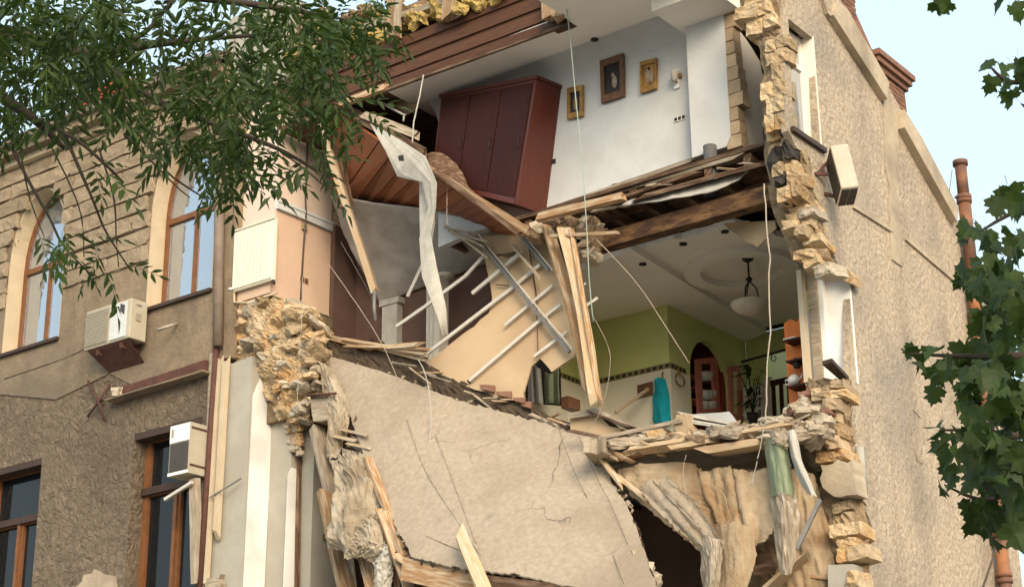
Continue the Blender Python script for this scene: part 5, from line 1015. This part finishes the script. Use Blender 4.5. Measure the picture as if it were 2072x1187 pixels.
TBx = thing('fallen_tan_box', 'open tan box of plasterboard lying where the slab meets the kitchen floor', 'box', un(1200, 880, y=.5))
prism('front', U(jag([(1152, 848), (1205, 838), (1256, 866), (1256, 888), (1200, 885), (1155, 872)], 16, 2, seed=8), y=.6), (0, .3, 0), M['drywall'], TBx); prism('lid', UY([(1148, 836, .55), (1206, 824, .55), (1270, 858, .5), (1262, 866, .5), (1206, 838, .5), (1150, 846, .5)]), (0, .35, 0), M['woodgrey'], TBx)
BP = tag(prism('loose_board', U(jag([(1368, 846), (1400, 838), (1475, 832), (1490, 852), (1470, 862), (1400, 858)], 14, 2, seed=3), y=2.0), (0, .03, .0), M['bluewhite']), 'pale grey panel lying tilted before the glazed cabinet', 'board')
# ------------------------------------------------------------------ sheets hanging below the kitchen
def pleat(Lft, Rgt, n, amp, base, seed):
    r = random.Random(seed); prof = [(1 if k % 2 else -1)*r.uniform(.35, 1)*amp*.5 for k in range(n)]; xs = sorted([0, 1] + [r.uniform(.03, .97) for _ in range(n-2)]); out = []
    for i, (a, b) in enumerate(zip(Lft, Rgt)):
        out.append([(a[0]+(b[0]-a[0])*x+r.gauss(0, 2), a[1]+(b[1]-a[1])*x+(r.gauss(0, 5) if i in (0, len(Lft)-1) else 0), base-.06*i+p*(.7+.25*i)) for x, p in zip(xs, prof)])
    return out
CR = {'film_tail': .008, 'film_ribbon': .008, 'film_knot': .02}; GR_ = {'plastic_film': (34, 26), 'film_tail': (24, 12), 'film_ribbon': (20, 5), 'film_knot': (10, 10)}
AMP = {'plastic_film': .5, 'film_tail': .6, 'film_ribbon': .25, 'sacking_fold': .35, 'film_knot': .6, 'hanging_sacking': 1.0}
GR_['hanging_sacking'] = (70, 90); GR_['plastic_film'] = (60, 60)
FS = {'plastic_film': 2.6, 'film_tail': 2.6, 'film_knot': 5, 'film_ribbon': 4}
FO = {'plastic_film': (1.6, 1.6, 1.3), 'film_knot': (1, 1, 1)}
for i, (nm, lab, ct, rws, mm, am, th) in enumerate((
    ('hanging_sacking', 'wide tan sacking sheet hanging below the torn kitchen floor', 'sheet',
     pleat([(1250, 948), (1275, 1000), (1335, 1050), (1408, 1110)], [(1572, 948), (1580, 1010), (1570, 1070), (1548, 1106)], 13, .08, .3, 3), 'cloth', .035, .01),
    ('plastic_film', 'dusty clear plastic film draped diagonally under the sacking', 'plastic film',
     pleat([(1290, 984), (1316, 1018), (1360, 1064), (1410, 1112)], [(1352, 962), (1392, 998), (1432, 1046), (1470, 1104)], 9, .045, .02, 5), 'film', .035, .004),
    ('film_tail', 'narrow tail of plastic film hanging straight down to the frame edge', 'plastic film',
     [[(1418, 1085, -.1), (1440, 1080, -.25), (1462, 1095, -.1)], [(1420, 1140, -.15), (1440, 1140, -.3), (1458, 1150, -.15)], [(1422, 1230, -.2), (1436, 1230, -.3), (1448, 1230, -.2)]], 'film', .03, .004),
    ('sacking_fold', 'folded tan sacking hanging right of the plastic film', 'sheet',
     [[(1440, 1060, .05), (1482, 1055, -.03), (1525, 1065, .05)], [(1444, 1110, .05), (1488, 1110, -.05), (1530, 1128, .05)], [(1452, 1150, .05), (1488, 1155, -.04), (1518, 1172, .05)], [(1440, 1230, .05), (1470, 1230, -.03), (1500, 1230, .05)]], 'cloth', .04, .01),
    ('brown_lining', 'brown stained lining hanging behind the green wrapped roll', 'sheet',
     [[(1500, 955, .7), (1580, 945, .6), (1650, 960, .7)], [(1505, 1040, .7), (1590, 1040, .5), (1668, 1030, .7)], [(1500, 1120, .75), (1600, 1120, .6), (1690, 1110, .75)], [(1490, 1250, .8), (1600, 1250, .7), (1690, 1250, .8)]], 'cloth', .05, .01),
    ('film_ribbon', 'pale plastic ribbon slanting right of the green wrapped roll', 'plastic film',
     [[(1590, 872, .1), (1600, 866, .0), (1612, 874, .1)], [(1598, 915, .05), (1608, 915, -.1), (1618, 920, .05)], [(1616, 965, .05), (1628, 965, -.1), (1640, 975, .05)], [(1634, 1000, .05), (1644, 1000, -.05), (1652, 1008, .05)]], 'lace', .04, .006),
    ('film_knot', 'bunched pale film knotted over the top of the green roll', 'plastic film',
     [[(1545, 880, .2), (1570, 866, .0), (1592, 872, .1)], [(1552, 905, .1), (1575, 900, -.12), (1590, 910, .0)]], 'film', .05, .006))):
    t = thing(nm, lab, ct, un(rws[0][1][0], rws[0][1][1], y=rws[0][1][2])); sheet('sheet', rws, M[mm], t, *GR_.get(nm, (60, 60)), th*.6, am*AMP.get(nm, 1), FS.get(nm, 1.9), rag=.06, seed=50+i, fold=FO.get(nm, (2.2, 2.2, .5)), oct=(.6, .6, .45), crush=CR.get(nm, 0), smooth=nm not in CR)
GR = thing('wrapped_roll', 'long green and white wrapped roll hanging upright before the lower opening', 'roll', un(1575, 1160, y=-.1))
rowsg = [[(1548+k*1.6, 886+t*120, .12), (1556+k*1.6, 884+t*120, -.02), (1567+k*1.6, 884+t*120, -.06), (1579+k*1.6, 886+t*120, -.02), (1588+k*1.6, 890+t*120, .12)] for k, t in ((0, 0), (3, .25), (6, .5), (9, .75), (11, 1.))]
sheet('green_part', rowsg, M['greentarp'], GR, 40, 30, .01, .022, 2.4, rag=.05, seed=71, fold=(2.5, 2.5, .5))
rowsf = [[(1561, 998, .13), (1570, 996, -.0), (1584, 996, -.07), (1600, 1000, .0), (1610, 1004, .13)], [(1566, 1050, .13), (1576, 1050, -.0), (1588, 1050, -.07), (1604, 1052, .0), (1616, 1060, .13)], [(1574, 1110, .1), (1581, 1110, -.0), (1590, 1110, -.05), (1602, 1110, .0), (1610, 1112, .1)], [(1582, 1160, .05), (1586, 1162, -.0), (1591, 1163, -.02), (1596, 1162, .0), (1600, 1160, .05)]]
sheet('film_part', rowsf, M['film'], GR, 18, 8, .005, .012, 3, rag=.03, seed=72, fold=(2.2, 2.2, .5), crush=.022, smooth=False)
tag(prism('hole_shade_sheet', U(jag([(1512, 1160), (1516, 1125), (1535, 1112), (1558, 1118), (1572, 1145), (1566, 1162)], 8, 2, seed=4), y=.35), (0, .02, 0), M['wooddark']), 'dark sheet painted for the shade in the arched hole of the sacking', 'board')  # dark sheet painted in for the shade of the arched hole
tag(beam('slanting_board', un(1625, 1130, y=.5), un(1500, 1240, y=.4), .3, .04, M['woodpale'], None, splinter=.1), 'tan board slanting down behind the lower plastic sheets', 'board')
tag(beam('slanting_batten', un(1660, 1010, y=.2), un(1612, 1110, y=.1), .06, .05, M['greysteel'], None), 'grey batten slanting beside the wrapped roll', 'batten')
for i, (a, b, c_, d) in enumerate(((1640, 1140, 1600, 1240), (1660, 1120, 1650, 1240), (1600, 1160, 1680, 1170), (1610, 1190, 1680, 1200))):
    tag(beam('crate_slat', un(a, b, y=.75-.03*i), un(c_, d, y=.75-.03*i), .12, .04, M['wood'], None, splinter=.05, seed=i), 'brown slat of the broken frame at the bottom right of the ruin', 'slat', 'slats at the bottom of the ruin')
for i, (px, py) in enumerate(((1308, 1150), (1285, 1125), (1322, 1172))):
    tag(piece('stone_lump', 'stone', un(px, py, y=-.6+.05*i), (.18, .15, .16), M['pale_stone'], None, tilt=.4), 'pale stone lump caught on the lower right edge of the great slab', 'stone', 'stones on the slab edge')
for i, (a, b, c_, d, lab) in enumerate(((1240, 955, 1310, 1010, 'pale split lath crossing from the slab to the sacking'), (1215, 925, 1262, 985, 'short lath leaning on the slab beside the rubble edge'), (1205, 905, 1255, 930, 'small tan splinter at the top right corner of the slab'))):
    tag(beam('split_lath', un(a, b, y=.2), un(c_, d, y=.1), .09, .04, M['woodpale'], None, splinter=.1, seed=60+i), lab, 'lath')
# ------------------------------------------------------------------ loose laths and splinters over the wreck
rq = random.Random(99)
for i in range(46):
    z_ = rq.random()
    if z_ < .45: px, py, yy, sl_, lab, gr = rq.uniform(1225, 1600), 0, rq.uniform(.05, .35), rq.gauss(-.12, .25), 'thin splinter of lath strewn along the torn kitchen floor edge', 'splinters on the kitchen floor edge'; py = 893-30*(px-1222)/440+rq.uniform(-6, 26); L_ = rq.uniform(20, 70)
    elif z_ < .75: px, yy, sl_, lab, gr = rq.uniform(650, 1180), .62, rq.gauss(.3, .3), 'thin splinter of lath on the top edge of the great slab', 'splinters on the slab top'; py = 686+(px-640)*.345+rq.uniform(-8, 6); L_ = rq.uniform(18, 60)
    else: px, yy, sl_, lab, gr = rq.uniform(1090, 1500), .5, rq.gauss(-.3, .2), 'thin splinter of lath poking from the torn attic floor', 'splinters on the attic floor edge'; py = 440-(px-1090)*.31+rq.uniform(0, 30); L_ = rq.uniform(20, 60)
    tag(beam('splinter', un(px, py, y=yy), un(px+L_, py+L_*sl_, y=yy+rq.uniform(-.15, .15)), rq.uniform(.015, .05), rq.uniform(.012, .03), M[rq.choice(['woodpale', 'woodgrey', 'wood', 'woodgrey'])], None, splinter=.06, roll=rq.uniform(-1, 1), seed=i), lab, 'splinter', gr)
# ------------------------------------------------------------------ cables
def cable(lab, pts, rad=.012, m='cable', n=18, wob=.0015):
    rad *= .45
    P = spline([un(a, b, y=c_) for a, b, c_ in pts], n); rw = random.Random(len(lab)); P = [p+V(rw.gauss(0, wob), rw.gauss(0, wob), 0) for p in P]
    return tag(tube('cable', P, rad, M[m], None, 5), lab, 'cable')
cable('greenish cable hanging from the roof edge across the pictures to the rubble', [(1142, -10, -.3), (1152, 60, -.3), (1165, 200, -.3), (1178, 330, -.28), (1186, 440, -.25), (1192, 560, -.2), (1200, 650, -.1)], .018, 'cablegreen')
cable('pale cable hanging straight down past the pendant lamp', [(1546, 372, -.05), (1552, 460, -.08), (1557, 560, -.1), (1555, 700, -.1), (1550, 800, -.08), (1549, 862, -.05)], .022, 'cable', wob=.006)
cable('taut pale cord slanting across the green kitchen wall', [(1208, 485, .4), (1290, 575, .6), (1350, 665, .8), (1395, 735, 1.0)], .014)
cable('cord slanting across the dark room beside the peach pier', [(664, 532, .2), (720, 612, .2), (772, 694, .2), (806, 770, .3)], .013)
cable('thin cord behind the diagonal timber in the dark room', [(690, 490, .6), (730, 560, .6), (762, 620, .6)], .008)
cable('pale rope hanging from the attic beam above the twisted strip', [(857, 152, -.1), (848, 200, -.15), (838, 245, -.2), (834, 290, -.2)], .028, 'lace')
cable('thin wire hanging over the wrecked room left of the plasterboard', [(905, 380, .1), (904, 430, .1), (905, 455, .1)], .014, 'woodgrey')
cable('pair of pale wires drooping over the top of the slab', [(845, 725, .4), (858, 750, .2), (868, 790, .2), (872, 850, .15), (868, 900, .1)], .02, 'lace')
cable('thin wire lying down the right half of the great slab', [(1125, 850, .5), (1160, 950, .1), (1215, 1060, -.35), (1262, 1180, -1.0)], .008, 'cabledark')
cable('second thin wire down the right edge of the great slab', [(1170, 880, .5), (1205, 960, .1), (1240, 1030, -.3), (1270, 1100, -.6)], .008, 'cabledark')
cable('thin wire hanging before the green kitchen wall at the upright boards', [(1200, 640, .0), (1235, 720, .1), (1215, 830, .1), (1178, 880, .1)], .008)
cable('thin cord in front of the sacking below the rubble edge', [(1388, 920, .0), (1382, 960, .0), (1392, 1010, .0)], .01)
cable('slanting pale wire under the rubble edge near the green roll', [(1545, 868, -.05), (1535, 920, -.05), (1520, 980, -.05)], .012, 'lace')
cable('dark wire running along the wall to the cream air conditioner', [(8, 766, -.03), (80, 742, -.03), (150, 716, -.03), (206, 684, -.08)], .014, 'cabledark', wob=.002)
cable('pale wire down the face of the torn pier over the stones', [(612, 560, -.1), (610, 650, -.15), (605, 740, -.1), (600, 840, -.1)], .012, 'cable')
cable('dark cable slanting down beside the drain pipe at the bottom right', [(2034, 1058, 2.5), (2010, 1120, 2.5), (1986, 1200, 2.5)], .016, 'cabledark', wob=.001) if False else None
cb = tube('cable', [un(2034, 1058, x=.3), un(2010, 1125, x=.3), un(1984, 1200, x=.3)], .018, M['cabledark'], None, 5); tag(cb, 'dark cable slanting down beside the drain pipe at the bottom right', 'cable')
# ------------------------------------------------------------------ trees
def compound_leaf(seed):
    r = random.Random(seed); vs, fs = [], []; L = .26; n = 4
    def leaflet(p, d, ln, wd):
        d = d.normalized(); s_ = d.cross(V(r.uniform(-.3, .3), r.uniform(-.3, .3), 1)).normalized(); up = s_.cross(d)
        k = len(vs); dr = up*-1
        vs.extend([p, p+d*ln*.35+s_*wd+up*.004, p+d*ln*.7+s_*wd*.75-up*.004, p+d*ln-up*.012, p+d*ln*.7-s_*wd*.75-up*.004, p+d*ln*.35-s_*wd+up*.004])
        fs.extend([(k, k+1, k+2, k+3), (k, k+3, k+4, k+5)])
    for i in range(n):
        x = .07+i*.05; z = -x*x*1.6
        for s_ in (-1, 1): leaflet(V(x, 0, z), V(.65+r.uniform(-.2, .2), s_*(.75+r.uniform(-.2, .2)), -.45+r.uniform(-.35, .3)), r.uniform(.065, .112), r.uniform(.011, .0165))
    leaflet(V(.26, 0, -.11), V(1, 0, -.6), .09, .012)
    k = len(vs)
    for x in (0, .13, .27): vs.extend([V(x, -.0016, -x*x*1.6), V(x, .0016, -x*x*1.6)])
    fs += [(k, k+1, k+3, k+2), (k+2, k+3, k+5, k+4)]
    me = bpy.data.meshes.new('leaf'); me.from_pydata(vs, [], fs); me.materials.append(M['ash']); return me
LT = thing('leafy_tree', 'narrow leaved dark green tree reaching over the house from the upper left', 'tree', un(-700, 900, d=10.5)*V(1, 1, 0).x if False else V(un(-900, 900, d=10.5).x, un(-900, 900, d=10.5).y, 0))
leaf_bank = [compound_leaf(i) for i in range(8)]
zones = [(60, 35, 170, 80, 1.0), (230, 60, 120, 75, .75), (90, 150, 150, 70, 1.0), (40, 225, 80, 40, .6), (300, 165, 110, 50, .7), (250, 225, 70, 24, .4), (340, 228, 70, 28, .45), (440, 110, 100, 50, .7), (490, 215, 105, 75, .95), (430, 300, 80, 45, .75),
         (580, 40, 110, 50, .65), (640, 100, 85, 70, .8), (700, 45, 70, 45, .65), (740, 85, 35, 35, .6), (565, 170, 95, 60, .8), (660, 195, 65, 45, .7), (718, 238, 30, 18, .5), (500, 325, 50, 45, .8), (465, 375, 40, 20, .45), (615, 330, 40, 22, .55), (650, 355, 18, 16, .5),
         (185, 350, 45, 14, .25), (105, 470, 36, 20, .4), (160, 505, 46, 26, .5), (215, 545, 30, 18, .45), (240, 5, 240, 25, .6), (520, 5, 90, 25, .6)]
rt = random.Random(21); specs = []
for (cx, cy, rx, ry, dn) in zones:
    for i in range(int(rx*ry*dn*.0085)+2):
        a = rt.uniform(0, 6.283); q = math.sqrt(rt.random())
        d = rt.uniform(8.8, 12.2); px, py = cx+rx*q*math.cos(a), cy+ry*q*math.sin(a)
        specs.append((d, un(px, py-12, d=d), rt.uniform(0, 6.283), rt.gauss(.35, .5), rt.gauss(0, .5), rt.uniform(.8, 1.15), rt.randrange(8)))
specs.sort(key=lambda s_: s_[0]/s_[5])
for i, (d, p, a, b, c_, sc_, k) in enumerate(specs[:300]):
    link('leaf', leaf_bank[k], None, p, LT, rot=(c_, b, a), scale=(sc_,)*3)
vs, fs = [], []
for (d, p, a, b, c_, sc_, k) in specs[300:]:
    Mx = Matrix.Translation(p) @ Matrix.Rotation(a, 4, 'Z') @ Matrix.Rotation(b, 4, 'Y') @ Matrix.Rotation(c_, 4, 'X') @ Matrix.Scale(sc_, 4); o_ = len(vs)
    vs += [Mx @ v.co for v in leaf_bank[k].vertices]; fs += [tuple(i+o_ for i in f.vertices) for f in leaf_bank[k].polygons]
me = bpy.data.meshes.new('crown'); c0 = specs[-1][1]; me.from_pydata([v-c0 for v in vs], [], fs); me.materials.append(M['ash']); cr_ = link('crown', me, None, c0, LT); cr_['kind'] = 'stuff'
base = ORG[LT]
def twig(nm, pts, r0, r1, par, n=14):
    P = spline([un(a, b, d=c_) for a, b, c_ in pts], n); tube(nm, P, [r0+(r1-r0)*i/n for i in range(n+1)], M['bark'], par, 6)
    return P[0]
hub = un(-260, 60, d=10.5)
tube('trunk', [base, base.lerp(hub, .5)+V(.2, 0, .2), hub], [.24, .17, .11], M['bark'], LT, 10)
for pts, r0, r1 in ([[(-260, 60, 10.5), (-60, 160, 10.4), (60, 235, 10.3), (130, 300, 10.3)], .06, .012], [[(-260, 60, 10.5), (-40, 60, 10.8), (180, 110, 10.8), (290, 92, 10.8), (430, 78, 10.7)], .07, .013], [[(180, 110, 10.8), (310, 200, 10.4), (430, 250, 10.2), (560, 300, 10.1), (640, 345, 10)], .026, .008],
                   [[(430, 78, 10.7), (540, 72, 10.6), (640, 82, 10.6), (740, 100, 10.5)], .014, .006], [[(-260, 60, 10.5), (0, -40, 10.9), (260, -20, 10.9), (520, 10, 10.8), (700, 40, 10.7)], .06, .008], [[(250, 90, 10.8), (300, 60, 10.8), (350, 0, 10.8)], .02, .01],
                   [[(60, 235, 10.3), (150, 280, 10.1), (210, 330, 10), (250, 370, 10)], .016, .006], [[(240, 240, 10.2), (300, 290, 10.1), (340, 350, 10), (420, 405, 10)], .012, .004], [[(130, 270, 10.2), (160, 340, 10.1), (190, 410, 10), (215, 470, 10), (260, 540, 10)], .012, .004], [[(20, 290, 10.2), (60, 370, 10.1), (100, 440, 10), (130, 500, 10), (190, 560, 10)], .012, .004],
                   [[(40, 300, 10.2), (60, 400, 10.1), (90, 480, 10)], .006, .003], [[(200, 300, 10.2), (230, 400, 10.1), (235, 480, 10), (240, 540, 10)], .007, .003], [[(250, 270, 10.1), (310, 330, 10.1), (360, 380, 10), (385, 400, 10)], .008, .003], [[(0, 240, 10.3), (-100, 200, 10.4), (-260, 60, 10.5)], .02, .03],
                   [[(430, 250, 10.2), (480, 330, 10.1), (510, 400, 10)], .01, .004], [[(560, 300, 10.1), (620, 345, 10), (660, 380, 10)], .007, .003], [[(100, 290, 10.2), (140, 370, 10.1), (165, 440, 10), (170, 520, 10)], .006, .003]):
    twig('branch', pts, r0, r1, LT)
# maple on the right
def maple_leaf(seed):
    r = random.Random(seed); half = [(0, 0), (.10, -.06), (.30, -.12), (.33, .0), (.46, .06), (.60, .16), (.50, .26), (.56, .42), (.38, .42), (.30, .46), (.40, .60), (.46, .74), (.28, .72), (.20, .82), (.10, .84), (0, 1.05)]
    half = [(x+r.uniform(-.02, .02)*(x > 0), y+r.uniform(-.02, .02)) for x, y in half]
    pts = half + [(-x, y) for x, y in reversed(half[1:-1])]
    fold = r.uniform(.15, .5); curl = r.uniform(.1, .4)
    v3 = [V(x, y, abs(x)*fold - y*y*curl) for x, y in pts]; c = V(0, .35, -.12*curl); n = len(v3)
    vs = v3 + [c]; fs = [(i, (i+1) % n, n) for i in range(n)]
    k = len(vs); vs += [V(-.008, 0, 0), V(.008, 0, 0), V(.012, -.55, .12), V(-.004, -.55, .12)]; fs.append((k, k+1, k+2, k+3))
    me = bpy.data.meshes.new('leaf'); me.from_pydata(vs, [], fs); me.materials.append(M['maple']); return me
mb = [maple_leaf(i) for i in range(9)]
mbase = un(2600, 800, d=7.6); RT = thing('maple_tree', 'maple tree with broad lobed leaves hanging in from the right edge', 'tree', V(mbase.x, mbase.y, 0))
rm = random.Random(31); ms = []
mz_ = [(2040, 1000, 60, 70, 26), (2010, 940, 50, 60, 16), (2045, 880, 45, 60, 22), (2050, 760, 40, 80, 26), (2000, 800, 50, 50, 14), (1985, 715, 40, 35, 10), (2035, 660, 45, 50, 18), (2000, 560, 60, 40, 14), (2050, 590, 40, 40, 14), (1965, 540, 30, 30, 4), (2030, 480, 45, 35, 10), (1975, 480, 35, 25, 5), (2045, 400, 30, 25, 5), (2000, 640, 30, 25, 5), (1900, 725, 55, 28, 8), (1930, 770, 40, 30, 6), (1970, 1030, 30, 30, 6), (2000, 1060, 40, 20, 5), (1905, 875, 28, 25, 5), (1935, 900, 28, 22, 4), (2020, 900, 40, 40, 8), (1985, 860, 30, 30, 5)]
for (cx, cy, rx, ry, n_) in mz_:
    for i in range(int(n_*1.25)):
        a = rm.uniform(0, 6.283); q = math.sqrt(rm.random()); ms.append((cx+rx*q*math.cos(a), cy+ry*q*math.sin(a)))
ms += [(2000, 122), (2022, 130), (2050, 128), (2008, 155), (2035, 158), (2055, 175), (2066, 150), (2050, 200), (2066, 212), (2060, 120), (1888, 4), (1925, 6), (2030, -2), (2046, 12), (2060, 2), (1910, -8), (1830, 712), (1850, 700), (1845, 735), (1905, 985), (1925, 960), (1920, 940), (2042, 378), (2062, 392), (2020, 400), (2068, 430)]
for (px, py) in ms:
    d = rm.uniform(6.9, 8.3); p = un(px, py, d=d); s_ = rm.uniform(.07, .125)*(.8 if py < 230 else 1)
    q = (V(CAM.x, CAM.y, CAM.z)-p).normalized()                      # most blades turn a face to the light and hang tip down
    eul = (rm.gauss(-1.15, .5), rm.gauss(0, .45), rm.uniform(0, 6.283))
    link('leaf', mb[rm.randrange(9)], None, p, RT, rot=eul, scale=(s_, s_, s_))
mh = un(2330, 520, d=7.6); tube('trunk', [V(mbase.x, mbase.y, 0), V(mbase.x, mbase.y, 0).lerp(mh, .6)+V(.1, 0, 0), mh], [.2, .14, .08], M['bark'], RT, 10)
for pts, r0, r1 in ([[(2330, 520, 7.6), (2180, 560, 7.6), (2060, 600, 7.6), (1960, 560, 7.6)], .03, .004], [[(2330, 520, 7.6), (2160, 700, 7.6), (2040, 720, 7.6), (1940, 720, 7.6), (1840, 715, 7.6)], .035, .003], [[(2330, 520, 7.6), (2200, 820, 7.6), (2080, 880, 7.6), (1980, 870, 7.6), (1900, 870, 7.6)], .035, .003],
                    [[(2330, 520, 7.6), (2200, 900, 7.6), (2080, 980, 7.6), (1990, 1010, 7.6), (1910, 980, 7.6)], .03, .003], [[(2330, 520, 7.6), (2200, 430, 7.6), (2080, 420, 7.6), (1980, 470, 7.6)], .03, .004], [[(2330, 520, 7.6), (2280, 250, 7.6), (2120, 170, 7.6), (2040, 165, 7.6), (1995, 125, 7.6)], .03, .003], [[(2280, 250, 7.6), (2150, 20, 7.6), (2050, -10, 7.6), (1900, -12, 7.6)], .02, .003]):
    twig('branch', pts, r0, r1, RT)
